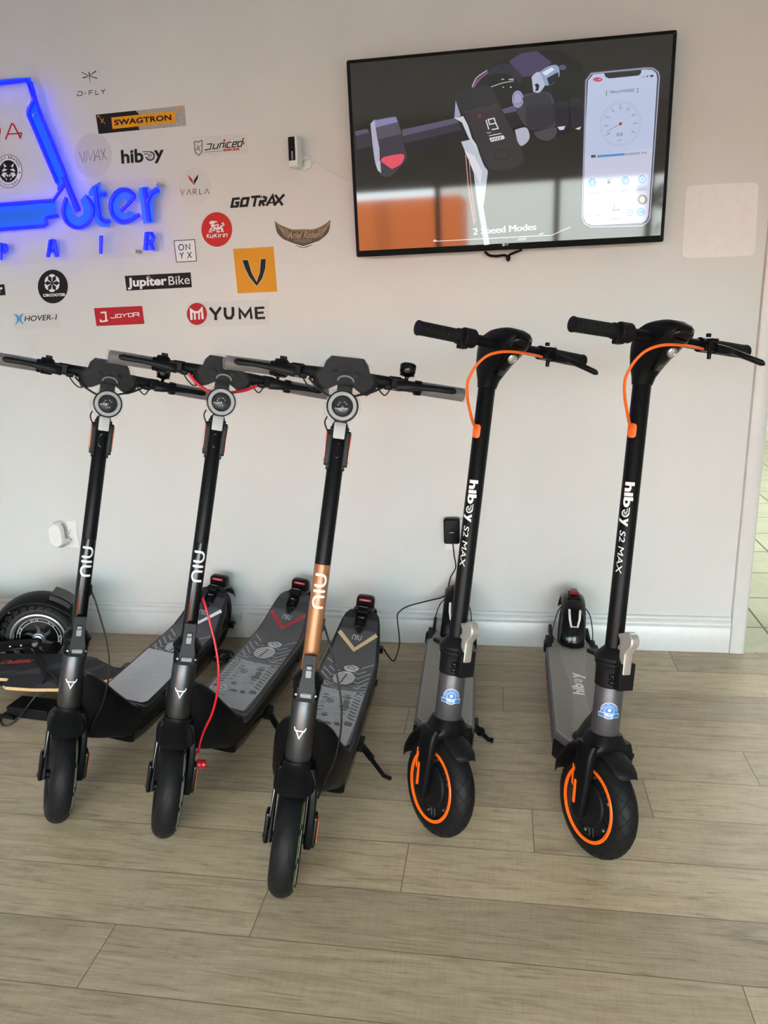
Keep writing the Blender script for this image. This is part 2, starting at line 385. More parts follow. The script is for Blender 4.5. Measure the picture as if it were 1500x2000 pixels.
# ------------------------------------------------------------------ light
wd = bpy.data.worlds.new('day'); scene.world = wd; wd.use_nodes = True; nt = wd.node_tree
bg = nt.nodes['Background']; bg.inputs['Color'].default_value = (.82, .955, 1, 1); bg.inputs["Strength"].default_value = 27.
sun = bpy.data.objects.new('sun', bpy.data.lights.new('sun', 'SUN')); COL.objects.link(sun); sun.data.energy = 15; sun.data.angle = .01; sun.data.color = (1, .98, .93)
sun.rotation_euler = (math.radians(-42), 0, math.radians(12))          # comes over the roof, so only the street is sunlit
pt = bpy.data.objects.new('window_portal', bpy.data.lights.new('window_portal', 'AREA')); COL.objects.link(pt)
pt.data.shape = 'RECTANGLE'; pt.data.size = XR - XL; pt.data.size_y = HEAD - SILL; pt.location = ((XL + XR) / 2, YB - .005, (SILL + HEAD) / 2); pt.rotation_euler = (PI / 2, 0, PI)
pt.data.cycles.is_portal = True
l = bpy.data.objects.new('next_room_lamp', bpy.data.lights.new('next_room_lamp', 'AREA')); COL.objects.link(l)
l.data.size = 1.2; l.data.energy = 60; l.location = (1.9, 4.9, 2.55)
scene.view_settings.view_transform = 'Standard'; scene.view_settings.look = 'None'; scene.view_settings.gamma = 1; scene.view_settings.exposure = -.24
scene.view_settings.use_curve_mapping = False
scene.cycles.use_denoising = True; scene.cycles.max_bounces = 8; scene.cycles.diffuse_bounces = 4; scene.cycles.glossy_bounces = 4
scene.cycles.transparent_max_bounces = 24; scene.cycles.sample_clamp_indirect = 12; scene.cycles.caustics_reflective = False; scene.cycles.caustics_refractive = False
# ------------------------------------------------------------------ wall stickers
INK = mat('black_vinyl', '#141416', .55, spec=.2); WHV = mat('white_vinyl', '#dfe2e3', .4); REDV = mat('red_vinyl', '#b01824', .5, spec=.25)
ORGV = mat('amber_vinyl', '#de9518', .5, spec=.25); SCAR = mat('scarlet_vinyl', '#c5261f', .5, spec=.25); BLUV = mat('blue_vinyl', '#3d8fc4', .45)
CLRV = film('clear_vinyl', .025, (.88, .92, .96), .5, edge=.0); MILKV = mat('pale_grey_vinyl', '#bfbfc2', .45)
G = 'brand stickers on the wall'
def sticker(label, Z, base=None, bm=None, name='wall_sticker', th=.0006):
    """base plate as the thing itself; returns (object, map for print on top of it)"""
    mb = MB(); f0 = onwall(Z, .0001); 
    mb.prism(base, lambda u, v, h: at_y(*Z(u, v), YW - .0001 - h), 0, th)
    o = flatobj(name, mb, bm); tag(o, label, 'sticker', G); return o, onwall(Z, th + .0004), onwall(Z, th + .0007)
def unstack(mb):
    """each stroke sits a few microns above the one before, so crossings stay clean"""
    for k, a in enumerate(mb.g):
        for i in range(a, mb.g[k + 1] if k + 1 < len(mb.g) else len(mb.v)): mb.v[i] = mb.v[i] + V3((0, -8e-6 * k, 0))
    return mb
def decal(label, mb, m):
    unstack(mb)
    o = flatobj('wall_decal', mb, m); return tag(o, label, 'sticker', G)
def rel(mb, name, o, m): return flatobj(name, unstack(mb), m, o)
W1, W2 = onwall(Z1), onwall(Z2)
# dragonfly mark and D-FLY
mb = MB()
for a, b in (((567, 141), (618, 172)), ((575, 182), (616, 176)), ((669, 134), (628, 168)), ((677, 186), (629, 174))): mb.flat([a, (b[0], b[1] - 2), (b[0], b[1] + 3), (a[0] + 3, a[1] + 8)], W1)
mb.flat([(618, 145), (626, 145), (630, 238)], W1)
decal_o = decal('small black dragonfly mark over thin lettering high on the wall', mb, INK)
mb = MB()
for p in ([(541, 283), (565, 281), (574, 288), (574, 302), (566, 309), (541, 311), (541, 296)], [(590, 294), (602, 293)], [(622, 306), (622, 276), (648, 273)], [(626, 290), (644, 289)], [(667, 272), (667, 302), (690, 300)], [(706, 268), (719, 283), (733, 265)], [(719, 283), (719, 298)]): mb.ribbon(p, 5, W1, round_=False)
rel(mb, 'lettering', decal_o, INK)
# long black, amber and grey strip
o, f1, f2 = sticker('long black and amber strip sticker with a grey dotted end', Z1, [(668, 443), (1287, 378), (1300, 520), (688, 578)], mat('dotted_grey_vinyl', '#9c9a96', .5, var=.9, vscale=420))
rel(MB().flat([(668, 443), (945, 414), (972, 440), (968, 536), (975, 549), (688, 578)], f1), 'black_panel', o, INK)
mb = MB().flat([(776, 463), (1216, 417), (1226, 497), (786, 543)], f2)
for a, b in (((678, 458), (692, 446)), ((681, 448), (700, 466)), ((700, 470), (733, 507)), ((703, 502), (724, 470))): mb.ribbon([a, b], 4, f2, round_=False)
for a, b in (((1225, 385), (1290, 395)), ((1262, 380), (1238, 425)), ((1283, 385), (1262, 415))): mb.ribbon([a, b], 5, f2, round_=False)
rel(mb, 'amber_panel', o, ORGV)
rel(put_text(MB(), 'SWAGTRON', onwall(Z1, .0018), (799, 519), (1197, 481), (796, 479), bold=.035, space=1.05), 'lettering', o, INK)
# grey round
o, f1, f2 = sticker('pale grey round sticker with thin zigzag lettering', Z1, arc(649, 729, 131, 156, 0, 352, 44), MILKV)
mb = MB()
for p in ([(550, 702), (580, 778), (592, 700)], [(598, 776), (612, 696), (630, 760), (655, 690), (662, 765)], [(655, 768), (684, 686), (698, 762)], [(668, 736), (694, 735)], [(700, 686), (746, 757)], [(732, 680), (712, 760)]): mb.ribbon(p, 4, f1, round_=False)
rel(mb, 'lettering', o, mat('grey_print', '#4a4a4e', .5))
# hib-wheel-y
def winged_wheel(mb, f, cx, cy, r, sx=1., rot=0):
    q = lambda a, k: (cx + sx * r * k * math.cos(math.radians(a)), cy - r * k * math.sin(math.radians(a)))
    mb.ribbon([q(a, .82) for a in range(-172, 96, 12)], r * .34, f, round_=False)
    for j, (k0, k1) in enumerate(((.90, 1.55), (.42, 1.3))): mb.ribbon([(cx + sx * r * (.05 - .35 * j), cy - r * k0), (cx - sx * r * k1, cy - r * k0)], r * .2, f, round_=False)
    mb.ribbon([q(a, .34) for a in range(0, 318, 22)], r * .13, f, round_=False); mb.ribbon([q(180, .30), q(0, .36)], r * .11, f, round_=False)
mb = put_text(MB(), 'hib', W1, (848, 786), (1003, 775), (842, 690), bold=.03)
put_text(mb, 'y', W1, (1075, 783), (1145, 778), (1073, 692), bold=.03); decal_o = decal('black lettering with a winged wheel in it beside the grey round', mb, INK)
mb = MB(); winged_wheel(mb, W1, 1048, 732, 34); rel(mb, 'wheel_mark', decal_o, mat('navy_vinyl', '#2b3342', .5))
# red bent letters inside the sign
mb = MB(); mb.ribbon([(40, 612), (46, 597), (82, 506), (95, 512), (143, 606)], 11, W1); mb.ribbon([(46, 590), (60, 578), (120, 574), (150, 570), (143, 604)], 9, W1); mb.ribbon([(-14, 520), (0, 545), (-2, 575), (-20, 600)], 12, W1)
decal('dark red angular lettering inside the blue sign frame', mb, REDV)
# wolf round
o, f1, f2 = sticker('round white sticker with a black wolf head and ring lettering', Z1, arc(58, 838, 98, 118, 0, 352, 44), WHV)
mb = MB(); mb.ribbon(arc(58, 838, 95, 115, 0, 350, 44), 4, f1, closed=True); mb.flat(arc(58, 838, 64, 78, 0, 352, 40), f1)
def on_ring(cx, cy, rx, ry, a0, a1, f, up):
    def g(u, v):
        a = math.radians(a0 + (a1 - a0) * u); k = 1 + (v - .5) * up
        return f(cx + rx * k * math.cos(a), cy - ry * k * math.sin(a))
    return g
for s_, a0, a1, up in (('WOLF BRAND', 165, 18, .17), ('SCOOTERS', 215, 325, -.17)):
    vs, fs, _ = text2d(s_, bold=.02, space=1.15); g_ = on_ring(58, 838, 80, 97, a0, a1, f1, up); mb.add([g_(*v) for v in vs], fs)
mb.flat([(137 + 8 * (1 if i % 2 == 0 else .45) * math.sin(i * PI / 5), 846 - 10 * (1 if i % 2 == 0 else .45) * math.cos(i * PI / 5)) for i in range(10)], f1)
rel(mb, 'black_print', o, INK)
mb = MB()
for sx in (-1, 1):
    X = lambda x: 60 + sx * x
    mb.flat([(X(38), 780), (X(14), 802), (X(30), 812)], f2); mb.flat([(X(8), 826), (X(34), 818), (X(48), 838), (X(30), 838)], f2); mb.flat([(X(12), 848), (X(40), 846), (X(50), 866), (X(26), 884), (X(20), 862)], f2)
    mb.flat([(X(3), 862), (X(16), 858), (X(14), 872), (X(3), 876)], f2); mb.flat([(X(14), 884), (X(22), 888), (X(12), 904)], f2)
rel(mb, 'wolf_face', o, WHV)
# black strip cut by the frame edge
o, f1, f2 = sticker('black strip sticker ending in a white letter at the left edge', Z1, [(-300, 1648), (30, 1626), (40, 1702), (-300, 1722)], INK)
rel(put_text(MB(), 'scooter', f1, (-200, 1695), (18, 1690), (-200, 1640), bold=.04), 'lettering', o, WHV)
# black round with turbine
o, f1, f2 = sticker('round black sticker with a white six-blade turbine', Z1, arc(369, 1642, 105, 118, 0, 352, 44), INK)
mb = MB()
for i in range(6):
    a = math.radians(60 * i + 30 + 60); c, s_ = math.cos(a), math.sin(a)
    R2 = lambda u, v: (363 + (u * c - v * s_) * .97, 1618 + (u * s_ + v * c) * 1.12)
    mb.flat([R2(9, -1.5), R2(36, -4), R2(45, -24), R2(54, -14), R2(56, 0), R2(54, 14), R2(45, 24), R2(36, 4), R2(9, 1.5)], f1)
put_text(mb, 'CIRCOOTER', f1, (300, 1714), (459, 1708), (299, 1694), bold=.045); rel(mb, 'white_print', o, WHV)
# thin black and blue lettering
o, f1, f2 = sticker('clear sticker with black italic lettering and a blue cross', Z1, [(88, 1830), (410, 1822), (420, 1928), (100, 1944)], CLRV)
mb = put_text(MB(), 'HOVER-1', f1, (170, 1886), (400, 1874), (168, 1848), bold=.012, shear=.18); rel(mb, 'lettering', o, INK)
mb = MB().flat([(97, 1832), (118, 1838), (132, 1852), (148, 1836), (166, 1830), (150, 1858), (150, 1880), (168, 1906), (148, 1898), (134, 1880), (120, 1900), (106, 1910), (118, 1880), (116, 1858)], f1); rel(mb, 'blue_cross', o, BLUV)
# red plate
o, f1, f2 = sticker('red rectangular sticker with a white letter J', Z1, [(655, 1793), (992, 1777), (1008, 1903), (673, 1918)], REDV)
mb = MB(); mb.ribbon([(702, 1824), (736, 1822), (741, 1872), (732, 1884), (704, 1886), (700, 1872)], 11, f1, round_=False); mb.flat([(738, 1874), (752, 1873), (753, 1886), (739, 1887)], f1)
for i, p in enumerate(([(770, 1858), (785, 1862), (808, 1859), (805, 1834)], [(815, 1836), (842, 1834), (846, 1856), (818, 1858), (815, 1836)], [(852, 1832), (866, 1842), (888, 1829)], [(866, 1842), (868, 1855)], [(894, 1830), (924, 1828), (928, 1850), (898, 1853), (894, 1830)], [(934, 1852), (931, 1826), (968, 1824), (970, 1836), (938, 1840)], [(955, 1838), (976, 1850)])): mb.ribbon(p, 5, f1, round_=False)
rel(mb, 'white_print', o, WHV)
# black bar with white lettering
o, f1, f2 = sticker('black bar sticker with bold then thin white lettering', Z1, [(870, 1568), (1330, 1543), (1339, 1647), (883, 1671)], INK)
mb = put_text(MB(), 'Jupiter', f1, (892, 1664), (1166, 1650), (888, 1582), bold=.035); put_text(mb, 'Bike', f1, (1178, 1633), (1325, 1623), (1174, 1572)); mb.ribbon(arc(1035, 1577, 11, 9, 0, 330, 12), 3, f1)
rel(mb, 'white_print', o, WHV)
# squared O N Y X
o, f1, f2 = sticker('small white square sticker with four black letters in a box', Z1, [(1210, 1320), (1360, 1311), (1376, 1466), (1228, 1476)], WHV)
mb = MB(); mb.ribbon([(1214, 1323), (1357, 1314), (1372, 1464), (1231, 1472)], 5, f1, closed=True)
mb.ribbon(arc(1264, 1368, 17, 20, 0, 345, 24), 6, f1, closed=True); mb.ribbon([(1299, 1386), (1296, 1348), (1326, 1382), (1323, 1344)], 6, f1)
mb.ribbon([(1256, 1408), (1268, 1424), (1279, 1405)], 6, f1); mb.ribbon([(1268, 1424), (1269, 1444)], 6, f1); mb.ribbon([(1309, 1404), (1336, 1440)], 6, f1); mb.ribbon([(1334, 1402), (1311, 1442)], 6, f1)
rel(mb, 'black_print', o, INK)
# shield and italic lettering
o, f1, f2 = sticker('clear sticker with a black shield, slanted lettering and red underline', Z2, [(160, 120), (630, 92), (640, 262), (175, 292)], CLRV)
mb = MB(); mb.ribbon([(173, 166), (190, 158), (208, 168), (224, 155), (240, 152), (240, 252), (215, 278), (182, 256)], 6, f1, closed=True); mb.ribbon([(190, 215), (230, 245)], 4, f1); mb.ribbon([(230, 190), (188, 240)], 4, f1); mb.ribbon([(196, 188), (222, 232)], 4, f1)
for p in ([(282, 184), (330, 180)], [(322, 182), (312, 226), (262, 234)], [(346, 180), (334, 224), (372, 220), (384, 176)], [(390, 218), (402, 176), (432, 172), (420, 216)], [(450, 170), (438, 214)], [(494, 166), (466, 168), (452, 212), (486, 209)], [(502, 188), (536, 184), (542, 162), (512, 166), (498, 208), (532, 205)], [(598, 130), (578, 202), (546, 204), (554, 164), (586, 160)]): mb.ribbon(p, 9, f1, round_=False)
rel(mb, 'black_print', o, INK)
mb = MB().flat(arc(433, 151, 9, 10, 0, 340, 14), f1); mb.flat([(598, 158), (608, 168), (604, 184), (592, 190)], f1); mb.ribbon([(255, 253), (410, 241)], 4, f1); put_text(mb, 'BIKES', f1, (427, 246), (565, 235), (425, 224), bold=.04); rel(mb, 'red_print', o, REDV)
# V over thin letters
o, f1, f2 = sticker('clear round sticker with a red and black V over thin letters', Z2, arc(178, 552, 140, 166, 0, 352, 40), CLRV)
mb = MB().flat([(120, 445), (160, 494), (168, 534), (128, 480)], f1); mb.ribbon([(55, 574), (72, 620), (90, 573)], 5, f1, round_=False); rel(mb, 'red_print', o, REDV)
mb = MB().flat([(207, 442), (170, 496), (171, 536), (205, 478)], f1)
for p in ([(110, 620), (128, 573), (147, 618)], [(166, 618), (164, 572), (186, 571), (190, 584), (184, 595), (166, 596)], [(178, 596), (194, 616)], [(218, 570), (220, 614), (243, 612)], [(264, 613), (282, 566), (300, 611)]): mb.ribbon(p, 5, f1, round_=False)
rel(mb, 'black_print', o, INK)
# heavy slanted lettering
mb = MB()
S = lambda p, w=22: mb.ribbon(p, w, W2, round_=False)
S([(566, 650), (510, 656), (496, 722), (545, 719), (552, 688), (526, 690)]); S([(588, 652), (640, 648), (626, 712), (575, 716), (588, 652)]); S([(664, 640), (745, 633)]); S([(704, 640), (688, 722)])
S([(735, 718), (744, 676), (786, 672), (792, 646), (770, 636)]); S([(758, 678), (776, 716)]); S([(738, 650), (741, 626)], 7); S([(752, 650), (755, 626)], 7); S([(766, 650), (769, 628)], 7)
S([(796, 714), (850, 626), (868, 710)]); S([(812, 690), (866, 686)], 12); S([(872, 620), (935, 710)]); S([(950, 616), (860, 712)])
decal('heavy black slanted lettering below the camera cable', mb, INK)
# scarlet round
o, f1, f2 = sticker('round scarlet sticker with a white mythical beast', Z2, arc(368, 918, 133, 149, 0, 352, 48), SCAR)
mb = MB()
mb.flat(sm2([(302, 862), (318, 844), (352, 846), (376, 852), (352, 862), (340, 872), (352, 880), (346, 896), (318, 890), (316, 884), (330, 878), (312, 874)]), f1)
mb.ribbon(sm2([(340, 892), (318, 908), (326, 926), (350, 924), (346, 908), (336, 912)]), 9, f1); mb.ribbon(sm2([(352, 884), (380, 878), (376, 898), (392, 904), (404, 894)]), 11, f1); mb.ribbon(sm2([(352, 904), (384, 914), (398, 902), (414, 914), (412, 930)]), 16, f1)
mb.ribbon([(312, 918), (304, 940), (326, 940)], 8, f1); mb.ribbon([(370, 920), (372, 938), (392, 938)], 10, f1); mb.ribbon([(412, 924), (410, 935), (426, 935)], 9, f1); mb.ribbon(sm2([(402, 886), (424, 888), (430, 872), (416, 876), (424, 860), (410, 866)]), 7, f1)
for p in ([(286, 958), (284, 990)], [(304, 957), (288, 974), (306, 990)], [(316, 964), (315, 988), (334, 987), (335, 962)], [(348, 956), (346, 988)], [(368, 955), (350, 971), (370, 986)], [(384, 962), (383, 986)], [(384, 952), (385, 956)], [(396, 986), (397, 962), (412, 961)], [(424, 960), (423, 984)], [(424, 950), (425, 954)], [(434, 984), (435, 959), (456, 957), (457, 983)]): mb.ribbon(p, 7, f1, round_=False)
rel(mb, 'white_print', o, WHV)
# bronze wings
BRZ = mat('bronze_print', '#94805f', .5); GLDP = mat('gold_print', '#b48a3e', .5)
o, f1, f2 = sticker('bronze winged shield sticker right of the slanted lettering', Z2, sm2([(868, 846), (905, 872), (980, 905), (1030, 918), (1114, 916), (1196, 916), (1260, 895), (1320, 860), (1343, 838), (1345, 880), (1325, 950), (1270, 1000), (1240, 1020), (1114, 1078), (990, 1022), (940, 1000), (890, 950), (874, 890)], 4), mat('dark_bronze_vinyl', '#3f362c', .5))
mb = MB()
for sx in (-1, 1):
    X = lambda x: 1112 + sx * x
    for j in range(6): mb.ribbon(sm2([(X(232 - j * 14), 862 + j * 22), (X(190 - j * 10), 905 + j * 15), (X(128 - j * 3), 925 + j * 10)]), 6, f1)
for j in range(13): mb.ribbon([(1010 + j * 17, 924), (1010 + j * 17, 944)], 5, f1, round_=False); mb.ribbon([(1040 + j * 12, 1000), (1040 + j * 12, 1022 + 16 * (1 - abs(j - 6) / 6))], 4, f1, round_=False)
rel(mb, 'bronze_print', o, BRZ); mb = put_text(MB(), 'Ariel Rider', onwall(Z2, .0020), (974, 1000), (1252, 992), (974, 938), shear=.35, bold=.02); rel(mb, 'lettering', o, mat('pale_bronze_print', '#a08a6c', .5))
mb = MB()
for sx in (-1, 1): mb.ribbon(sm2([(1112 + sx * 238, 850), (1112 + sx * 190, 885), (1112 + sx * 100, 920), (1112, 922)]), 5, f2)
rel(mb, 'gold_edge', o, GLDP)
mb = MB(); mb.ribbon([(988, 1030), (1114, 1068), (1236, 1026)], 8, f2, round_=False); rel(mb, 'white_edge', o, WHV)
# amber square
o, f1, f2 = sticker('amber square sticker with one large black V', Z2, [(508, 1086), (857, 1067), (889, 1454), (547, 1469)], ORGV)
V_ = [(588, 1183), (636, 1181), (668, 1290), (711, 1370), (738, 1290), (748, 1174), (791, 1172), (786, 1255), (760, 1340), (712, 1407), (650, 1330), (610, 1250)]
rel(MB().flat(V_, f2), 'black_letter', o, mat('charcoal_print', '#1f1d1c', .6, spec=.2)); 
mb = MB(); mb.ribbon(V_, 5, f1, closed=True); rel(mb, 'white_outline', o, WHV)
# red dot and wide lettering
o, f1, f2 = sticker('pale sticker with a red M disc and wide black letters', Z2, [(118, 1550), (820, 1520), (832, 1735), (128, 1762)], CLRV)
rel(MB().flat(arc(197, 1646, 87, 95, 0, 352, 44), f1), 'red_disc', o, REDV)
mb = MB(); mb.ribbon([(150, 1690), (146, 1612), (176, 1632), (214, 1630), (238, 1600), (246, 1682)], 20, f2); mb.ribbon([(178, 1640), (180, 1690)], 15, f2); mb.ribbon([(214, 1640), (216, 1688)], 15, f2); rel(mb, 'white_letter', o, WHV)
mb = MB(); S = lambda p, w=24: mb.ribbon(p, w, f1, round_=False)
S([(308, 1592), (358, 1652), (402, 1588)]); S([(357, 1645), (359, 1700)]); S([(438, 1590), (440, 1655), (456, 1682), (492, 1682), (508, 1655), (506, 1586)]); S([(568, 1692), (564, 1606), (612, 1668), (656, 1602), (668, 1690)], 22)
S([(704, 1586), (710, 1688)]); S([(704, 1596), (778, 1592)], 20); S([(706, 1638), (772, 1634)], 20); S([(710, 1684), (785, 1680)], 20); rel(mb, 'lettering', o, INK)
# blank rounded card where the code is printed
o, f1, f2 = sticker('white rounded square sticker right of the television', zoom(1320, 340, 8.333), [(255 - 8, 190), (270, 183)] + [(1235, 135), (1290, 140), (1330, 165), (1345, 210), (1290, 1240), (1270, 1290), (1225, 1322), (1170, 1330), (240, 1366), (170, 1358), (125, 1325), (108, 1270), (165, 290), (185, 230), (215, 203)], WHV)

# ------------------------------------------------------------------ blue neon style sign
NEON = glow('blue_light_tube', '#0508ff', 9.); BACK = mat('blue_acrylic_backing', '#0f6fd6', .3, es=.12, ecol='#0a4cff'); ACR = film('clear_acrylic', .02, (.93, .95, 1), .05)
SG = .035
sign = tag(empty('neon_sign', Matrix.Translation(at_y(*Z1(250, 800), YW - SG))), 'glowing blue scooter-shaped light sign on clear panel at left edge', 'sign')
inv = sign.matrix_world.inverted()
def onsign(d): return lambda x, y: inv @ at_y(*Z1(x, y), YW - SG - d)
def prismZ(mb, poly, d0, d1): return mb.prism(poly, lambda u, v, h: inv @ at_y(*Z1(u, v), YW - SG - h), d0, d1)
mb = MB(); prismZ(mb, [(-250, 205), (0, 172), (200, 155), (245, 190), (545, 915), (620, 890), (735, 858), (762, 905), (795, 903), (1158, 880), (1143, 1068), (1100, 1092), (1108, 1225), (1095, 1245), (1118, 1290), (1113, 1405), (1085, 1428), (400, 1468), (-250, 1520), (-250, 1020), (365, 990), (375, 968), (148, 450), (152, 410), (190, 345), (185, 270), (-250, 310)], 0, .004)
obj('clear_panel', mb, ACR, sign, smooth=0)
mb = MB(); B = lambda *p: prismZ(mb, p, .004, .006)
B((-250, 230), (0, 198), (212, 180), (252, 350), (465, 905), (455, 940), (410, 965), (193, 440), (193, 410), (233, 345), (190, 214), (0, 234), (-250, 262))
B((-250, 1096), (385, 1048), (395, 1150), (330, 1160), (325, 1216), (300, 1225), (-250, 1268))
B(*[(545 + 112 * math.cos(a), 1112 + 132 * math.sin(a)) for a in [math.radians(q) for q in range(-62, 232, 9)]], (478, 1040), (520, 1140), (548, 1160), (578, 1140), (582, 1100), (560, 1040))
B((618, 985), (640, 945), (703, 908), (700, 966), (741, 970), (741, 1018), (704, 1022), (710, 1140), (735, 1168), (766, 1163), (766, 1226), (705, 1226), (672, 1200), (655, 1150), (652, 1010), (620, 1012))
B(*[(862 + 106 * math.cos(a), 1080 + 132 * math.sin(a)) for a in [math.radians(q) for q in range(-52, -338, -9)]], (905, 1110), (880, 1130), (858, 1132), (836, 1118), (826, 1080), (836, 1046), (862, 1030), (884, 1040), (888, 1060), (850, 1095), (876, 1100), (935, 1040))
B((967, 955), (1038, 944), (1050, 985), (1078, 950), (1112, 936), (1113, 992), (1080, 1012), (1070, 1060), (1076, 1195), (1000, 1204))
for dx in (0,):
    B((-40, 1345), (10, 1337), (52, 1352), (58, 1390), (30, 1412), (12, 1412), (12, 1457), (-40, 1460)); B((338, 1318), (360, 1308), (385, 1312), (412, 1436), (384, 1438), (372, 1400), (356, 1402), (350, 1438), (324, 1438)); B((691, 1288), (720, 1284), (716, 1414), (692, 1415)); B((1008, 1268), (1030, 1258), (1066, 1262), (1084, 1290), (1078, 1330), (1070, 1340), (1084, 1388), (1055, 1390), (1006, 1390))
obj('backing_panel', mb, BACK, sign, smooth=0)
def neon(p, r=.0065, d=.012, sm=0):
    q = [onsign(d)(*v) for v in p]; return (smooth_path(q, sm) if sm else q), r
mb = MB()
for p, sm in (([(-250, 258), (10, 226), (188, 205), (236, 340), (195, 412), (196, 442), (398, 918)], 0), ([(216, 215), (268, 400), (465, 880)], 0), ([(408, 968), (455, 925)], 0), ([(452, 932), (372, 1042), (0, 1070), (-250, 1088)], 0), ([(405, 1150), (345, 1160), (325, 1166), (320, 1210), (306, 1221), (0, 1245), (-250, 1264)], 0)): mb.tube(neon(p)[0], .0062, 10)
mb.tube(neon([(450, 880), (545, 1112)])[0], .0115, 12)
obj('frame_tube', mb, NEON, sign)
for p, sm in (([(462, 1020)] + [(543 + 104 * math.cos(math.radians(q)), 1112 + 122 * math.sin(math.radians(q))) for q in range(200, -62, -14)], 0), ([(664, 942), (685, 1120), (705, 1172), (735, 1190), (766, 1188)], 3), ([(700, 1004), (741, 998)], 0), ([(845, 1116), (936, 1022), (915, 985), (870, 968), (815, 985), (772, 1060), (785, 1140), (840, 1188), (905, 1182), (972, 1140)], 4), ([(1006, 950), (1040, 1190)], 0), ([(1022, 1060), (1050, 1000), (1080, 976), (1112, 972)], 3),
              ([(6, 1455), (4, 1345), (40, 1352), (50, 1378), (36, 1400), (8, 1404)], 0), ([(334, 1436), (352, 1320), (380, 1318), (402, 1436)], 0), ([(346, 1394), (392, 1392)], 0), ([(705, 1286), (704, 1412)], 0), ([(1012, 1388), (1020, 1268), (1060, 1270), (1074, 1300), (1062, 1328), (1022, 1332)], 0), ([(1044, 1332), (1072, 1386)], 0)):
    obj('letter_tube', MB().tube(neon(p, sm=sm)[0], .0062, 10), NEON, sign)
for x, y in ((248, 452), (1098, 926), (950, 1396)):
    o_ = onsign(.0)(x, y); obj('standoff', MB().lathe([(.0062, .034), (.0062, -.012), (.005, -.014)], o_, (0, 1, 0), 16), STEEL, sign)
# ------------------------------------------------------------------ television on a tilting wall mount
T3, T4 = zoom(660, 50, 4.1667), zoom(1000, 50, 4.1667)
TILT = .0364
tv_n = V3((0, -math.cos(TILT), -math.sin(TILT))); tv_u = V3((0, -math.sin(TILT), math.cos(TILT))); tv_o = V3((.0025, 2.709, 1.807))
tvM = Matrix(((1, 0, 0, tv_o.x), (0, -tv_n.y, tv_u.y, tv_o.y), (0, -tv_n.z, tv_u.z, tv_o.z), (0, 0, 0, 1)))
tv = tag(empty('television', tvM), 'wall-mounted flat television showing a handlebar display and a phone', 'television')
tvI = tvM.inverted()
def tvp(Z, d=0):
    """photo position -> point on the screen plane, in the television's own frame"""
    def f(x, y):
        r = ray(*Z(x, y)); t = (tv_o - EYE).dot(tv_n) / r.dot(tv_n); p = tvI @ (EYE + r * t); return V3((p.x, -d, p.z))
    return f
TWd, THt = .5135, .3035
IX0, IX1, IZ0, IZ1 = -.503, .5035, -.283, .2945
mb = MB()
ro = rrect(-TWd, -THt, TWd, THt, .006, 3); ri = rrect(IX0, IZ0, IX1, IZ1, .001, 3); rm = rrect(-TWd + .002, -THt + .002, TWd - .002, THt - .002, .006, 3)
mb.loft([[V3((x, .02, z)) for x, z in ro], [V3((x, -.004, z)) for x, z in ro], [V3((x, -.006, z)) for x, z in rm], [V3((x, -.0015, z)) for x, z in ri], [V3((x, .004, z)) for x, z in ri]], cap=False)
obj('bezel', mb, BLACKG, tv, smooth=25)
mb = MB().loft([[V3((x * k, y, z * k2 + dz)) for x, z in ro] for y, k, k2, dz in ((.019, .99, .985, 0), (.03, .97, .95, 0), (.042, .72, .62, -.06), (.05, .7, .6, -.06))])
obj('back_shell', mb, BLACKM, tv, smooth=30)
mb = MB().box((0, .062, .0), (.42, .02, .30)).box((-.13, .056, 0), (.035, .03, .42)).box((.13, .056, 0), (.035, .03, .42))
obj('wall_bracket', mb, BLACK, tv, smooth=0, bevel=.002)
mb = MB()
q = [tvp(T3, -.03)(*v) for v in ((1195, 1838), (1230, 1868), (1290, 1875), (1350, 1868), (1385, 1880))]; mb.tube(smooth_path(q), .0045, 8)
q = [tvp(T3, -.03)(*v) for v in ((1500, 1822), (1450, 1842), (1400, 1862), (1385, 1880))]; mb.tube(smooth_path(q), .004, 8)
mb.lathe([(.001, -.012), (.007, -.006), (.008, .002), (.006, .008), (.001, .011)], tvp(T3, -.03)(1386, 1892), (0, 0, 1), 12)
obj('pull_strap', mb, BLACK, tv)
def SCR(name, col, es=1., spec=.55): return mat(name, (.012, .012, .012), .045, es=es, ecol=col, spec=spec, var=0)
obj('screen', MB().box(((IX0 + IX1) / 2, .002, (IZ0 + IZ1) / 2), (IX1 - IX0, .006, IZ1 - IZ0)), SCR('screen_glass', '#2b241f', .8), tv, smooth=0)
scr = [o for o in tv.children if o.name.startswith('screen')][0]
_L = [.0012]
def layer(col, shapes, Z=T3, name='picture', es=1., ribbons=(), texts=()):
    """one flat patch of the moving picture, a hair in front of the one before"""
    _L[0] += .00004; f = tvp(Z, _L[0]); mb = MB()
    for s_ in shapes: mb.flat(s_, f)
    for p, w_ in ribbons: mb.ribbon(p, w_, f, round_=False)
    for t in texts: put_text(mb, t[0], f, *t[1:4], **(t[4] if len(t) > 4 else {}))
    return flatobj(name, mb, SCR('picture_' + col.strip('#') + ('_%d' % round(es * 10)), col, es), scr)
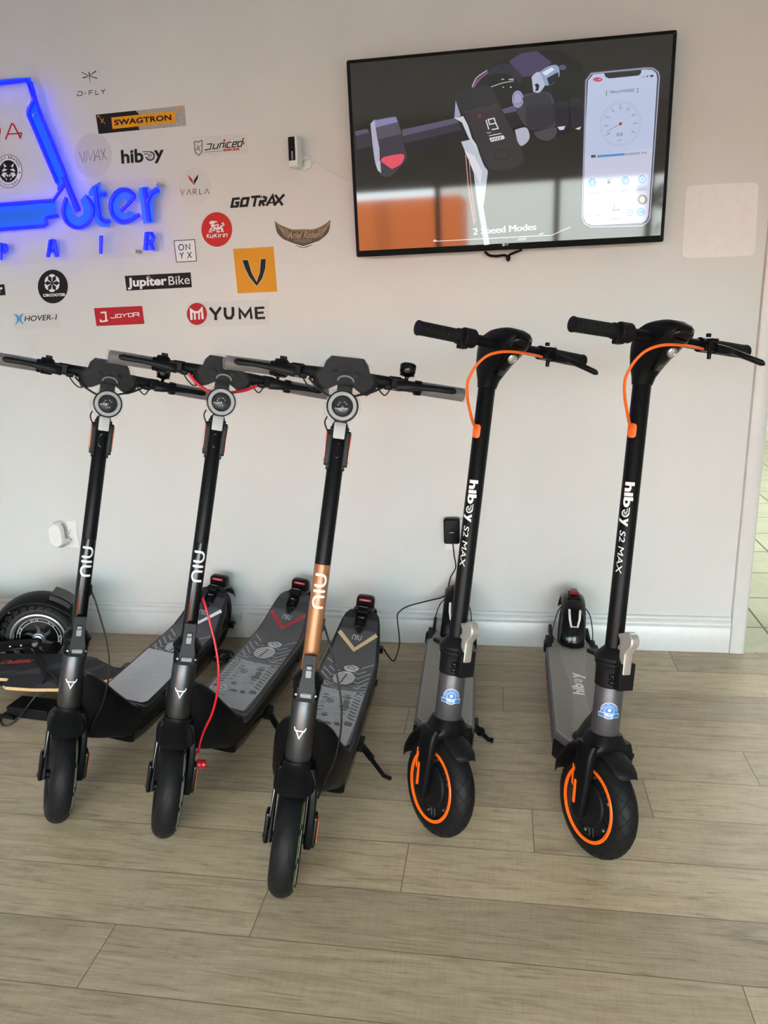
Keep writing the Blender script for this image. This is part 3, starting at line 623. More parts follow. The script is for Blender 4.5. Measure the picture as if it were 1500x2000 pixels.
# handlebar shot
layer('#15110f', [sm2([(1090, 510), (1130, 430), (1215, 360), (1330, 290), (1400, 270), (1500, 250), (1640, 215), (1800, 200), (1990, 330), (2010, 560), (1960, 700), (1880, 880), (1400, 900), (1330, 640), (1240, 500)], 4)])
layer('#4b3f62', [[(1390, 290), (1500, 225), (1620, 208), (1740, 300), (1640, 400), (1500, 420)]])
layer('#7a4a70', [sm2([(1090, 505), (1130, 440), (1210, 380), (1226, 385), (1160, 440), (1112, 505)], 4)])
layer('#c9c6dd', [], ribbons=[(sm2([(1092, 500), (1130, 425), (1215, 365)]), 7)])
layer('#2b2738', [sm2([(1230, 360), (1330, 310), (1400, 320), (1490, 400), (1480, 470), (1400, 400), (1300, 390), (1215, 410)], 4)])
layer('#d8d6e4', [], ribbons=[([(1245, 500), (1330, 470), (1430, 450)], 5), ([(1340, 500), (1350, 505)], 8), ([(1400, 500), (1414, 503)], 9), ([(1330, 440), (1352, 436)], 7), ([(1390, 440), (1430, 436)], 8)])
layer('#231f26', [[(140, 860), (240, 840), (300, 1150), (165, 1168)], [(520, 850), (1020, 740), (1100, 900), (560, 1040)], [(1320, 690), (1500, 640), (1520, 800), (1400, 850)]])
layer('#5f5873', [[(138, 862), (236, 840), (258, 870), (146, 898)], [(520, 848), (960, 752), (985, 790), (528, 900)], [(1320, 688), (1420, 655), (1500, 640), (1500, 690), (1340, 720)]])
layer('#3c3643', [[(146, 898), (258, 868), (285, 985), (150, 1010)], [(528, 900), (985, 790), (1010, 850), (540, 960)]])
layer('#b9b6cf', [sm2([(265, 800), (310, 770), (330, 900), (340, 1110), (305, 1120), (275, 900)], 4)])
layer('#3f3a45', [sm2([(300, 772), (470, 742), (510, 860), (550, 1020), (562, 1080), (500, 1160), (420, 1230), (340, 1205), (350, 1080), (318, 900)], 4)])
layer('#8d88b4', [[(300, 772), (470, 742), (488, 785), (310, 830)]])
layer('#5b5462', [[(312, 830), (490, 785), (520, 880), (322, 930)]])
layer('#f0566a', [sm2([(348, 1105), (375, 1070), (520, 1045), (540, 1075), (510, 1130), (440, 1168)], 3)])
layer('#c8c8d8', [[(305, 1120), (345, 1100), (352, 1200), (325, 1180)]])
# silver stem and its fork
layer('#c7cdda', [[(1003, 945), (1095, 925), (1160, 1030), (1220, 1190), (1195, 1400), (1180, 1500), (1130, 1420), (1105, 1200)]])
layer('#e9e5ee', [[(1030, 1020), (1110, 1060), (1175, 1190), (1160, 1300)]])
layer('#d79a9e', [], ribbons=[([(1040, 1050), (1060, 1300), (1110, 1620)], 7), ([(1066, 1080), (1085, 1320), (1122, 1600)], 5)])
layer('#bcb8cc', [[(1130, 1420), (1180, 1450), (1235, 1780), (1190, 1790)]])
layer('#a7a4c6', [[(958, 610), (1000, 735), (948, 752)]])
layer('#d5d8e0', [[(945, 752), (1035, 735), (1090, 915), (1158, 1015), (1130, 1025), (1060, 905), (1010, 790)]])
# display housing
layer('#2a2529', [sm2([(950, 570), (960, 540), (1200, 488), (1245, 510), (1310, 640), (1420, 840), (1500, 1010), (1530, 1100), (1480, 1170), (1330, 1195), (1230, 1180), (1180, 1120), (1100, 900), (1000, 700)], 3)])
layer('#3b3437', [[(1018, 690), (1300, 632), (1400, 820), (1490, 1000), (1508, 1080), (1470, 1150), (1330, 1178), (1240, 1165), (1195, 1110), (1110, 900)]])
layer('#151113', [], ribbons=[([(1018, 690), (1303, 630)], 5), (arc(1338, 1048, 60, 44, 0, 360, 30), 4)])
layer('#e7e6ea', [], ribbons=[([(1205, 770), (1228, 845)], 9), ([(1282, 790), (1272, 755), (1222, 765), (1235, 805), (1285, 795), (1304, 838), (1252, 848)], 9), ([(1230, 898), (1330, 878)], 6)], texts=[('Mph', (1214, 884), (1246, 878), (1211, 870))])
layer('#dfe0e6', [[(1232, 915), (1345, 893), (1358, 912), (1352, 924), (1245, 948)]])
layer('#3b3437', [[(1255 + 22 * i, 918 - 4 * i), (1263 + 22 * i, 916 - 4 * i), (1255 + 22 * i, 938 - 4 * i), (1247 + 22 * i, 940 - 4 * i)] for i in range(4)])
layer('#b0364c', [], ribbons=[(arc(1152, 737, 13, 15, 0, 360, 20), 4), ([(1146, 732), (1158, 742)], 4)])
# right-hand clamp, bell and throttle
layer('#44404a', [sm2([(1430, 600), (1520, 560), (1700, 540), (1760, 620), (1790, 800), (1640, 840), (1530, 820), (1450, 700)], 4)])
layer('#a9a4c9', [arc(1463, 600, 46, 70, 0, 345, 30)]); layer('#5f5a72', [], ribbons=[(arc(1463, 600, 34, 54, 0, 360, 30), 4), ([(1440, 640), (1490, 630)], 4)])
layer('#34303a', [sm2([(1500, 590), (1690, 545), (1745, 650), (1755, 800), (1560, 850), (1530, 700)], 4)])
layer('#27232d', [sm2([(1745, 640), (1850, 610), (1880, 720), (1850, 850), (1770, 800)], 4), sm2([(1880, 600), (1970, 590), (2000, 700), (1970, 830), (1900, 830)], 4)])
layer('#cfd6ee', [[(1785, 826), (1850, 818), (1838, 848), (1805, 852)], [(1930, 840), (1980, 822), (1965, 850)]])
layer('#4c464f', [sm2([(1590, 870), (1700, 840), (1775, 830), (1770, 900), (1700, 940), (1620, 915)], 4)])
layer('#bdbbcc', [sm2([(1440, 850), (1530, 830), (1560, 900), (1540, 950), (1490, 980), (1460, 940)], 4)])
layer('#bfc3df', [sm2([(1575, 420), (1620, 380), (1660, 395), (1690, 470), (1640, 545), (1590, 540)], 4)]); layer('#12100f', [[(1600, 480), (1625, 472), (1640, 490), (1630, 530), (1605, 535), (1612, 505)]])
layer('#98a5c8', [sm2([(1640, 380), (1720, 330), (1790, 330), (1800, 420), (1740, 480), (1690, 490)], 4)]); layer('#e3e8f6', [[(1660, 385), (1740, 340), (1762, 360), (1690, 410)]]); layer('#1b1820', [[(1700, 430), (1790, 380), (1800, 440), (1720, 490)]])
layer('#58536a', [arc(1828, 342, 30, 22, 0, 345, 20)])
# captions
layer('#f2f0f4', [[(775, 1752), (790, 1740), (806, 1752)]], ribbons=[([(775, 1756), (1500, 1718), (1740, 1706), (1890, 1640)], 5), ([(1640, 1700), (1670, 1690)], 9)] + [([(1466 + 18 * i, 1750 - i), (1478 + 18 * i, 1728 - i)], 6) for i in range(4)], texts=[('2 Speed Modes', (1100 + d_, 1722), (1610 + d_, 1680), (1098 + d_, 1650)) for d_ in (0, 2.5, 5)])
# phone
layer('#4a4758', [[(588, 450), (640, 380), (1080, 338), (1150, 338), (1195, 370), (1206, 420), (1128, 1560), (1110, 1610), (1060, 1640), (640, 1650), (580, 1620), (560, 1560)]], T4)
layer('#b9bcd4', [], T4, ribbons=[([(602, 450), (645, 392), (1080, 348), (1145, 350), (1188, 382), (1198, 420), (1120, 1560), (1100, 1600), (1055, 1630), (640, 1640), (588, 1612), (568, 1560), (602, 450)], 7)])
layer('#ccd6f4', [[(618, 450), (660, 398), (1080, 358), (1140, 362), (1172, 388), (1180, 430), (1145, 1000), (590, 1060), (598, 800)]], T4, es=.92)
layer('#d9daf2', [[(590, 1060), (1145, 1000), (1108, 1545), (1090, 1585), (1050, 1606), (650, 1626), (600, 1605), (578, 1550)]], T4, es=.92)
layer('#262228', [[(748, 390), (1052, 362), (1048, 390), (1030, 408), (790, 432), (760, 420)]], T4)
layer('#c2213f', [arc(697, 441, 38, 17, 0, 345, 24)], T4); layer('#f5dde2', [], T4, texts=[('11:48', (674, 452), (722, 446), (673, 438))])
layer('#3c3a4c', [[(1122, 405), (1150, 402), (1150, 418), (1122, 421)], [(1088, 412), (1110, 408), (1100, 424)]], T4, texts=[('LTE', (1055, 428), (1080, 424), (1054, 414))])
layer('#3f3f58', [], T4, texts=[('Hiboy-HY035832', (798, 562), (996, 546), (796, 530)), ('0.0', (852, 902), (898, 898), (852, 876))], ribbons=[([(776, 532), (768, 534), (766, 568), (774, 568)], 4), ([(1016, 512), (1024, 511), (1022, 546), (1014, 548)], 4)])
q = lambda a, k: (882 + 158 * k * math.cos(math.radians(a)), 800 - 172 * k * math.sin(math.radians(a)) - 10 * k * math.cos(math.radians(a)))
layer('#a9aecb', [], T4, ribbons=[([q(a, 1.05) for a in range(0, 361, 8)], 2.5), ([q(a, .98) for a in range(0, 361, 8)], 2)])
ticks = []
for i in range(9):
    a = 215 - i * 31; ticks.append(([q(a, .92), q(a, .82)], 3)); ticks.append(([q(a, .62), q(a, .57)], 2))
tx = []
for i in range(9):
    a = 215 - i * 31; c = q(a, .74); tx.append((str(i * 5), (c[0] - 9, c[1] + 9), (c[0] + 9, c[1] + 7), (c[0] - 9, c[1] - 7)))
layer('#555870', [], T4, ribbons=ticks + [([q(205, .78), (882, 800), (902, 788)], 3)], texts=tx + [('mph', (855, 944), (888, 941), (855, 930))])
layer('#b5383c', [arc(881, 801, 12, 13, 0, 340, 18)], T4)
layer('#a9adc6', [[(900, 1042), (1040, 1030), (1042, 1048), (900, 1060)]], T4); layer('#4d9ad6', [[(692, 1056), (914, 1038), (914, 1058), (692, 1076)]], T4)
layer('#4a4b5c', [[(642, 1056), (680, 1053), (680, 1074), (642, 1077)]], T4, texts=[('64%', (1052, 1047), (1096, 1043), (1051, 1030))])
for cx, cy, r in ((652, 1278, 34), (922, 1262, 34), (1058, 1250, 34), (1048, 1516, 33)): layer('#6aa9d8', [arc(cx, cy, r, r * 1.06, 0, 348, 26)], T4)
layer('#b8bcdc', [], T4, ribbons=[(arc(788, 1270, 37, 40, 0, 360, 28), 4), (arc(846, 1484, 50, 56, 0, 360, 32), 4), (arc(634, 1540, 36, 40, 0, 360, 28), 4)])
layer('#eef1fa', [], T4, ribbons=[([(644, 1290), (660, 1266), (652, 1258), (652, 1300), (660, 1290), (644, 1268)], 3), ([(905, 1252), (914, 1251)], 4), ([(904, 1266), (914, 1265)], 4), ([(924, 1248), (924, 1278), (940, 1270), (940, 1254), (924, 1248)], 4), (arc(1058, 1250, 17, 18, 0, 360, 8), 4), (arc(1048, 1516, 16, 17, 40, 320, 12), 4)])
layer('#46485e', [[(776, 1266), (800, 1264), (800, 1286), (776, 1288)]], T4, ribbons=[([(780, 1268), (781, 1254), (795, 1253), (797, 1266)], 4), ([(822, 1462), (834, 1460), (826, 1502)], 4), ([(822, 1502), (866, 1496)], 5), (arc(822, 1504, 8, 8, 0, 360, 14), 3), (arc(866, 1500, 8, 8, 0, 360, 14), 3)],
      texts=[(t, (x - w_, y + 8), (x + w_, y + 6), (x - w_, y - 5)) for t, x, y, w_ in (('Connected', 652, 1362, 42), ('Unlock', 784, 1352, 28), ('Light on', 918, 1344, 34), ('Settings', 1054, 1334, 34), ('Details', 840, 1570, 28), ('Cloud', 958, 1502, 26), ('Control', 958, 1522, 30), ('ON', 960, 1544, 14), ('Eco', 696, 1540, 14))])
layer('#7a6c62', [arc(1060, 1416, 40, 43, 0, 348, 28)], T4); layer('#cfc9c4', [arc(1060, 1416, 22, 24, 0, 345, 24)], T4)
layer('#c96a78', [], T4, ribbons=[(arc(634, 1540, 12, 14, 40, 330, 14), 3), ([(596, 1548), (618, 1556)], 4)])
mb = MB(); f = tvp(T3, .0052); put_text(mb, 'LG', f, (1364, 1790), (1388, 1788), (1363, 1774), bold=.04); mb.flat(arc(1348, 1784, 11, 12, 0, 345, 20), f)
flatobj('maker_mark', mb, mat('silver_print', '#b5b5b8', .4), tv)

# ------------------------------------------------------------------ small fittings on the wall
o = tag(empty('security_camera', Matrix.Translation(at_y(584, 302, YW))), 'small white box camera mounted left of the television', 'camera')
R = Matrix.Rotation(-.30, 3, 'Z') @ Matrix.Rotation(.03, 3, 'Y')
obj('stand_disc', MB().lathe([(.024, 0), (.026, -.004), (.022, -.008), (.006, -.010)], (.021, 0, -.028), (0, 1, 0), 28).lathe([(.006, -.008), (.006, -.03)], (.018, 0, -.02), (0, 1, 0), 14), PLASW, o)
obj('camera_body', MB().box((0, -.05, 0), (.037, .036, .096), R), PLASW, o, bevel=.004, seg=3)
R4 = Matrix.Translation((0, -.05, 0)) @ R.to_4x4()
obj('front_panel', MB().box((-.002, -.0185, .008), (.026, .003, .074)), BLACKG, o, R4, bevel=.001)
obj('camera_lens', MB().lathe([(.0055, -.0195), (.0055, -.021), (.003, -.0215)], (-.003, 0, .014), (0, 1, 0), 18), LENS, o, R4)
obj('speaker_slot', MB().box((0, -.0205, -.013), (.005, .001, .026)), LGREY, o, R4, smooth=0)
q = [at_y(*Z2(1130, 318), YW - .03), at_y(*Z2(1165, 318), YW - .012), at_y(*Z2(1230, 342), YW - .004), at_y(*Z2(1310, 405), YW - .004), at_y(*Z2(1400, 452), YW - .004), at_y(*Z2(1500, 508), YW - .004), at_y(*Z2(1640, 560), YW - .004)]
tag(obj('camera_cable', MB().tube(smooth_path(q), .0022, 8), PLASW), 'thin white cable running from the camera behind the television', 'cable')

def duplex(x, z, o, upper=True):
    for dz in ((.0195, -.0195) if upper else (-.0195,)):
        mb = MB(); mb.prism([(a, max(-.0135, min(.0135, b))) for a, b in arc(0, 0, .017, .017, 0, 350, 36)], lambda u, v, h: (x + u, -h, z + dz + v), .004, .0068)
        f = obj('receptacle', mb, PLASW, o, smooth=30)
        mb = MB()
        for sx, h in ((-.0063, .008), (.0063, .0065)): mb.box((x + sx, -.0066, z + dz + .004), (.0022, .0012, h))
        mb.lathe([(.0024, -.0061), (.0024, -.0074)], (x, 0, z + dz - .0065), (0, 1, 0), 12); obj('slots', mb, BLACKM, f, smooth=0)
    obj('screw', MB().lathe([(.0028, -.005), (.002, -.0066)], (x, 0, z), (0, 1, 0), 10), PLASW, o)
def plate(o, w_, h): obj('cover_plate', MB().loft([[V3((x, y, z)) for x, z in rrect(-a, -b, a, b, .004)] for y, a, b in ((0, w_ / 2, h / 2), (-.003, w_ / 2, h / 2), (-.0055, w_ / 2 - .004, h / 2 - .004))]), PLASW, o, smooth=20)
p = at_y(127.5, 1044.5, YW)
o = tag(empty('wall_outlet', Matrix.Translation(p)), 'double-gang white wall outlet behind the leftmost scooters', 'outlet'); plate(o, .121, .121)
for dx in (-.0235, .0235): duplex(dx, -.004, o)
nl = tag(empty('plug_in_night_light', Matrix.Translation(p + V3((-.012, 0, .012)))), 'rounded white plug-in device sitting in the double outlet', 'plug')
def pill(r, h, k=10): return arc(0, h, r, r, 0, 180, k) + arc(0, -h, r, r, 180, 360, k)
mb = MB().loft([[V3((x * s_, y, z * s_)) for x, z in pill(.031, .022)] for y, s_ in ((-.008, .95), (-.012, 1), (-.036, 1), (-.05, .95), (-.054, .88))]); obj('housing', mb, PLASW, nl, smooth=30)
mb = MB().loft([[V3((x * s_, y, z * s_ - .004)) for x, z in pill(.0315, .024)] for y, s_ in ((-.016, .99), (-.02, 1.02), (-.03, 1.02), (-.034, .99))]); obj('trim_band', mb, LGREY, nl, smooth=30); obj('wall_plug', MB().box((0, -.0065, -.004), (.03, .012, .03)), PLASW, nl, smooth=0)
obj('clear_diffuser', MB().lathe([(.001, .0), (.012, -.003), (.016, -.012), (.014, -.022)], (.03, -.03, -.022), (-.6, .2, .5), 18), film('frosted_dome', .3, (.85, .86, .85), .25), nl)
p = at_y(885.5, 1045, YW)
o = tag(empty('wall_outlet', Matrix.Translation(p)), 'single white wall outlet with a black charger in its top socket', 'outlet'); plate(o, .073, .12); duplex(0, 0, o)
ch = tag(empty('usb_charger', Matrix.Translation(p + V3((-.004, 0, .026)))), 'black block charger plugged into the single wall outlet', 'charger')
obj('housing', MB().box((0, -.0255, 0), (.062, .037, .102)), BLACK, ch, bevel=.009, seg=4)
obj('face_panel', MB().flat(rrect(-.026, -.044, .026, .044, .006), lambda x, z: (x, -.0444, z)), BLACKG, ch, smooth=0)
mb = MB(); put_text(mb, 'ANKER', lambda x, z: (x, -.0447, z), (-.0095, -.004), (.0095, -.004), (-.0095, -.001), bold=.02); flatobj('maker_mark', mb, WHITE, ch)
obj('wall_plug', MB().box((0, -.004, 0), (.03, .006, .03)), BLACK, ch, smooth=0)
# ------------------------------------------------------------------ scooters
def root_of(pose):
    cx, cy, psi, phi, dl = pose
    return Matrix.Translation((cx, cy, 0)) @ Matrix.Rotation(psi, 4, 'Z') @ Matrix.Rotation(phi, 4, 'Y')
def front_of(dl, th, e, R):
    """front assembly frame: x sideways, -y forwards, z up the steering axis"""
    return Matrix.Translation((0, e, R)) @ Matrix.Rotation(dl, 4, V3((0, math.sin(th), math.cos(th)))) @ Matrix.Rotation(-th, 4, 'X')
def Q(x, f, s): return V3((x, -f, s))
def tyre(c, R, r, flatk=1.0, n=72, k=20):
    """torus about the x axis; returns (mesh builder, surface function(angle, profile angle, lift))"""
    c = V3(c)
    def P(t, b, lift=.0):
        rr = r + lift; rad = (R - r) + rr * math.cos(b) * (flatk if math.cos(b) > 0 else 1)
        return c + V3((rr * math.sin(b), rad * math.cos(t), rad * math.sin(t)))
    mb = MB(); rings = [[P(2 * PI * i / n, 2 * PI * j / k) for j in range(k)] for i in range(n)]
    mb.loft(rings + [rings[0]], cap=False); return mb, P
def tread_line(mb, P, pts, w, mi, lift=.0004):
    mb.ribbon(pts, w, lambda t, b: P(t, b, lift), mi, round_=False)
def ring_x(mb, c, prof, n=48, mi=0): mb.lathe(prof, c, (1, 0, 0), n, mi, cap=True)
def tube_wrap(R, ang0, off=.0006, s0=0):
    """wrap: u runs down the tube, v round it (towards +x when ang0 = 0)"""
    return lambda u, v: Q((R + off) * math.sin(ang0 + v / R), (R + off) * math.cos(ang0 + v / R), s0 - u)
def stroke_text_niu(fl, u0, h, w_):
    """three rounded letters n, i, u reading along u; v is up"""
    r = h * .42
    fl.ribbon([(u0, 0), (u0, h - r)] + [(u0 + r - r * math.cos(a * PI / 12), h - r + r * math.sin(a * PI / 12)) for a in range(13)] + [(u0 + 2 * r, 0)], w_, ID2)
    a0 = u0 + 2 * r + h * .42; fl.ribbon([(a0, 0), (a0, h)], w_, ID2)
    b0 = a0 + h * .42; fl.ribbon([(b0, h), (b0, r)] + [(b0 + r - r * math.cos(a * PI / 12), r - r * math.sin(a * PI / 12)) for a in range(13)] + [(b0 + 2 * r, h)], w_, ID2)
    return b0 + 2 * r
def crinkle(mb, amp, seed=0):
    rnd = random.Random(seed)
    for i, v in enumerate(mb.v): mb.v[i] = v + V3((rnd.uniform(-1, 1), rnd.uniform(-1, 1), rnd.uniform(-1, 1))) * amp
    return mb
MAT_DK = mat('deck_rubber_mat', '#2c2d30', .5, bump=.3, bscale=700); MAT_TRK = mat('track_print', '#a6abad', .5); WARN = mat('warning_red', '#c22733', .45)
FILMD = film('deck_film', .17, (.62, .64, .66), .14, bump=.4, bscale=16, edge=.1); FILMDW = film('deck_film_dense', .8, (.66, .67, .69), .2, bump=.25, bscale=14); FILMDC = film('deck_film_clear', .04, (.7, .7, .72), .05, bump=.5, bscale=20)
CREAM = mat('cream_print', '#c7ae86', .5); CREDP = mat('crimson_print', '#a3232c', .5); GRNP = mat('green_tread_paint', '#6e9440', .6); WHP = mat('chalk_tread_paint', '#c9cab8', .6)
BODYG = mat('deck_edge_grey', '#34383a', .42)
NTH, NE, NR = .2396, .0170, .13
def wave_scooter(pose, style, label, cable_mat):
    M = root_of(pose); sc = tag(empty('electric_scooter', M), label, 'electric scooter', 'folding scooters with rounded front fenders')
    F = front_of(pose[4], NTH, NE, NR)
    P_ = lambda name, mb, m, par=None, **k: obj(name, mb, m, par or sc, F if par is None else None, **k)
    ax = Q(0, .0165, -.004); rnd = random.Random(style)
    # wheel
    mb, tp = tyre(ax, NR, .034)
    for i in range(11):
        t0 = 2 * PI * i / 11
        for s_ in (-1, 1):
            tread_line(mb, tp, sm2([(t0 - .02, s_ * .12), (t0 + .16, s_ * .3), (t0 + .34, s_ * .52), (t0 + .62, s_ * .72)], 5), .0035 / .12, 1)
            tread_line(mb, tp, sm2([(t0 + .2, s_ * .5), (t0 + .36, s_ * .75), (t0 + .6, s_ * 1.0)], 4), .003 / .12, 1)
    tread_line(mb, tp, [(2 * PI * i / 72, .0) for i in range(73)], .012, 1)
    tr = P_('front_tire', mb, [RUBBER, GROOVE])
    mb = MB()
    for b, w_, mi in ((.86, .055, 0), (1.02, .06, 1)):
        for i in range(60):
            if (i + mi) % 6: tread_line(mb, tp, [(2 * PI * i / 60, b), (2 * PI * (i + .96) / 60, b)], w_, mi, .0007)
    obj('tread_lines', mb, [GRNP if style == 3 else WHP, WHP], tr, smooth=0)
    mb = MB(); ring_x(mb, ax, [(.045, -.028), (.082, -.024), (.088, -.03), (.088, .03), (.082, .024), (.045, .028)])
    rim = obj('wheel_rim', mb, BLACK, tr); 
    mb = MB(); ring_x(mb, ax, [(.03, .030), (.062, .031), (.062, .033), (.03, .034)]); 
    for i in range(12): mb.lathe([(.005, .0335), (.004, .0345)], ax + V3((0, .05 * math.cos(i * PI / 6), .05 * math.sin(i * PI / 6))), (1, 0, 0), 8, 1)
    obj('brake_disc', mb, [DSTEEL, BLACK], tr)
    # fork: slim left leg with a spring arm, broad right arm
    mb = MB(); mb.loft([[Q(x0 + dx * .006, f + df, s) for dx, df in sup(1, .016, 4, 14)] for x0, f, s in ((-.036, .006, .17), (-.042, .006, .14), (-.044, .008, .10), (-.0435, .0145, .0), (-.0435, .0165, -.014))])
    mb.tube([Q(-.044, .026, .15), Q(-.048, .032, .05)], .003, 8, 1)
    mb.loft([[Q(x0 + dx * w_, f + df, s) for dx, df in sup(1, d, 5, 20)] for x0, f, s, d, w_ in ((.036, -.004, .17, .03, .008), (.044, -.004, .14, .042, .009), (.047, -.002, .10, .043, .010), (.048, .004, .05, .037, .011), (.048, .012, .0, .028, .011), (.048, .0165, -.022, .016, .009))])
    mb.lathe([(.009, -.046), (.012, -.045), (.012, .056), (.009, .06)], ax, (1, 0, 0), 18)
    fk = P_('fork', mb, [BLACK, DSTEEL], bevel=.0015)
    for s_ in (-1, 1):
        mb = MB(); mb.loft([[Q(s_ * x, f_ + .014, z + .02) for f_, z in rrect(-.016 * k, -.042 * k, .016 * k, .042 * k, .012 * k)] for x, k in ((.052, .9), (.056, 1), (.063, 1), (.066, .85)) for x in (x - (.007 if s_ < 0 else 0),)])
        b_ = obj('axle_cover', mb, BLACKG, fk)
        if s_ > 0: obj('side_reflector', MB().loft([[Q(x, f_ + .014, z + .02) for f_, z in rrect(-.010 * k, -.034 * k, .010 * k, .034 * k, .008 * k)] for x, k in ((.0655, 1), (.0685, .92))]), AMBER, fk, label='orange side reflector')
    obj('axle_nut', MB().lathe([(.004, -.062), (.006, -.060), (.006, -.055)], ax, (1, 0, 0), 6), DSTEEL, fk)
    # fender hood
    def ring(a, f0, f1, s, dr, n=40):
        out = []
        for i in range(n):
            t = 2 * PI * i / n; e_ = 1 - min(1, dr / .014) * .35; x = a * math.copysign(abs(math.cos(t)) ** e_, math.cos(t)); sn = math.copysign(abs(math.sin(t)) ** e_, math.sin(t)); f = (f0 + f1) / 2 + (f1 - f0) / 2 * sn
            out.append(Q(x, f, s - dr * max(0, sn) ** 1.2 + .012 * max(0, -sn)))
        return out
    mb = MB().loft([ring(.0345, -.0345, .0345, .184, 0), ring(.0355, -.036, .037, .174, 0), ring(.041, -.044, .05, .166, .003), ring(.0455, -.056, .066, .155, .009), ring(.0485, -.066, .078, .146, .014), ring(.0505, -.07, .084, .138, .014), ring(.049, -.069, .082, .1375, .014), ring(.043, -.06, .072, .147, .012)], cap=False)
    P_('front_fender', mb, BLACK, smooth=50)
    # head tube
    mb = MB().lathe([(.029, .16), (.0325, .165), (.0325, .178), (.030, .181), (.030, .184), (.0312, .186), (.0312, .330), (.030, .333)], n=40)
    ht = P_('head_tube', mb, GUN)
    fl = Flat2(); u = .0
    for p in ([(-.014, .006), (-.011, -.001), (.011, -.001), (.014, .006)], [(-.009, .0), (0, -.0185), (.009, .0)]): fl.ribbon([(-y + .0, x) for x, y in p], .0028, ID2)
    obj('emblem', fl.wrap(tube_wrap(.0312, -.12, .0005, .262), .004), WHITE, ht)
    # folding joint
    mb = MB().lathe([(.0305, .332), (.0318, .336), (.0318, .352), (.0335, .358), (.0335, .37), (.0375, .374), (.038, .381), (.034, .388), (.027, .397), (.024, .402)], n=40)
    mb.box(Q(0, .03, .352), (.046, .026, .034)); mb.box(Q(0, -.03, .36), (.03, .02, .05))
    fj = P_('folding_joint', mb, BLACK, bevel=.0012)
    for s_ in (-1, 1): obj('hinge_bolt', MB().lathe([(.003, -.002), (.0032, .001), (.0015, .002)], Q(s_ * .0235, .042, .351), (s_ * .5, -1, 0), 10), STEEL, fj)
    mb = MB(); lp = [(-.0145, .445), (.0145, .445), (.0155, .44), (.0155, .395), (.019, .372), (.019, .352), (.013, .348), (.013, .358), (-.013, .358), (-.013, .348), (-.019, .352), (-.019, .372), (-.0155, .395), (-.0155, .44)]
    mb.loft([[Q(x, f + (.012 if s < .38 else .006 if s < .4 else 0), s) for x, s in lp] for f in (.026, .037)])
    lv = obj('latch_lever', mb, DGREY, fj, bevel=.0015)
    mb = MB().box(Q(0, .0385, .405), (.0165, .003, .036)); obj('latch_recess', mb, BLACK, lv, smooth=0)
    mb = MB().box(Q(0, .0405, .399), (.0135, .004, .021)).box(Q(0, .0405, .4155), (.0115, .003, .008)); obj('latch_button', mb, mat('grey_button', '#85888c', .4), lv, bevel=.0012)
    obj('latch_pin', MB().tube([Q(-.013, .046, .352), Q(.013, .046, .352)], .0065, 12), mat('grey_button', '#85888c', .4), lv)
    # stem
    st = P_('stem', MB().lathe([(.0192, .64), (.0192, .985), (.016, .99)], n=36), BLACK)
    sl = obj('lower_stem', MB().lathe([(.0192, .39), (.0194, .40), (.0194, .655), (.0191, .6565)], n=36), GOLD if style == 3 else BLACKG, st, label='rose gold lower half of the stem' if style == 3 else None)
    fl = Flat2(); stroke_text_niu(fl, 0, .025, .0050)
    fl.v = [V3((v.x * 1.22, v.y - .013, 0)) for v in fl.v]
    obj('lettering', fl.wrap(tube_wrap(.0194, .05 if style == 3 else .0, .0005, .632), .003), WHITE, sl)
    mb = MB(); fl = Flat2(); fl.ribbon(arc(0, 0, .017, .0085, 0, 360, 30), .0012, ID2, closed=True); obj('cable_plug', fl.wrap(tube_wrap(.0192, .0, .0006, .925), .003), BLACKG, st)
    for s_ in (-1, 1):
        mb = MB(); mb.loft([[Q(s_ * x, f_ * 1.0 + .004, s + .93) for f_, s in rrect(-.012 * k, -.042, .012 * k, .042, .006)] for x, k in ((.016, .9), (.024, 1), (.0275, .9))])
        mb.loft([[Q(s_ * x, f_ + .004, s + .93) for f_, s in rrect(-.008, -.048 - d, .008, .05, .005)] for x, d in ((.012, .0), (.022, .004))])
        h = obj('reflector_housing', mb, DGREY, st, bevel=.001)
        obj('side_reflector', MB().loft([[Q(s_ * x, f_ + .004, s + .933) for f_, s in rrect(-.010, -.034, .010, .034, .004)] for x in (.027, .0295)]), AMBER, h, label='orange side reflector')
    # headlight
    mb = MB().lathe([(.018, .012), (.03, .03), (.0355, .045), (.0365, .066), (.0345, .069), (.0315, .069)], Q(0, 0, 1.024), (0, -1, 0), 40, cap=False).box(Q(0, .016, 1.0), (.03, .03, .04))
    hl = P_('headlight', mb, BLACKG, bevel=.001)
    obj('light_ring', MB().lathe([(.0345, .066), (.0315, .0705), (.0245, .0705), (.0235, .066)], Q(0, 0, 1.024), (0, -1, 0), 40, cap=False), LGREY, hl, label='pale grey ring of the headlight')
    mb = MB().lathe([(.0238, .064), (.021, .067), (.012, .069), (.001, .0695)], Q(0, 0, 1.024), (0, -1, 0), 32, cap=False); ln = obj('lens', mb, LENS, hl)
    mb = MB()
    for i in range(7): mb.lathe([(.0001, .0700), (.0015, .0697), (.002, .069)], Q(.010 * math.cos(i * 2.3) * (i > 0), 0, 1.024 + .010 * math.sin(i * 2.3) * (i > 0)), (0, -1, 0), 8)
    obj('light_emitters', mb, LGREY, ln)
    crk = MB(); n = 20; rings = []
    for k, (r, f) in enumerate(((.038, .028), (.041, .05), (.040, .068), (.032, .0745), (.016, .0755), (.004, .0755))):
        rings.append([Q(r * math.cos(2 * PI * i / n) * (1 + rnd.uniform(-.04, .1)), f + rnd.uniform(-.004, .003), 1.024 + r * math.sin(2 * PI * i / n) * (1 + rnd.uniform(-.04, .1))) for i in range(n)])
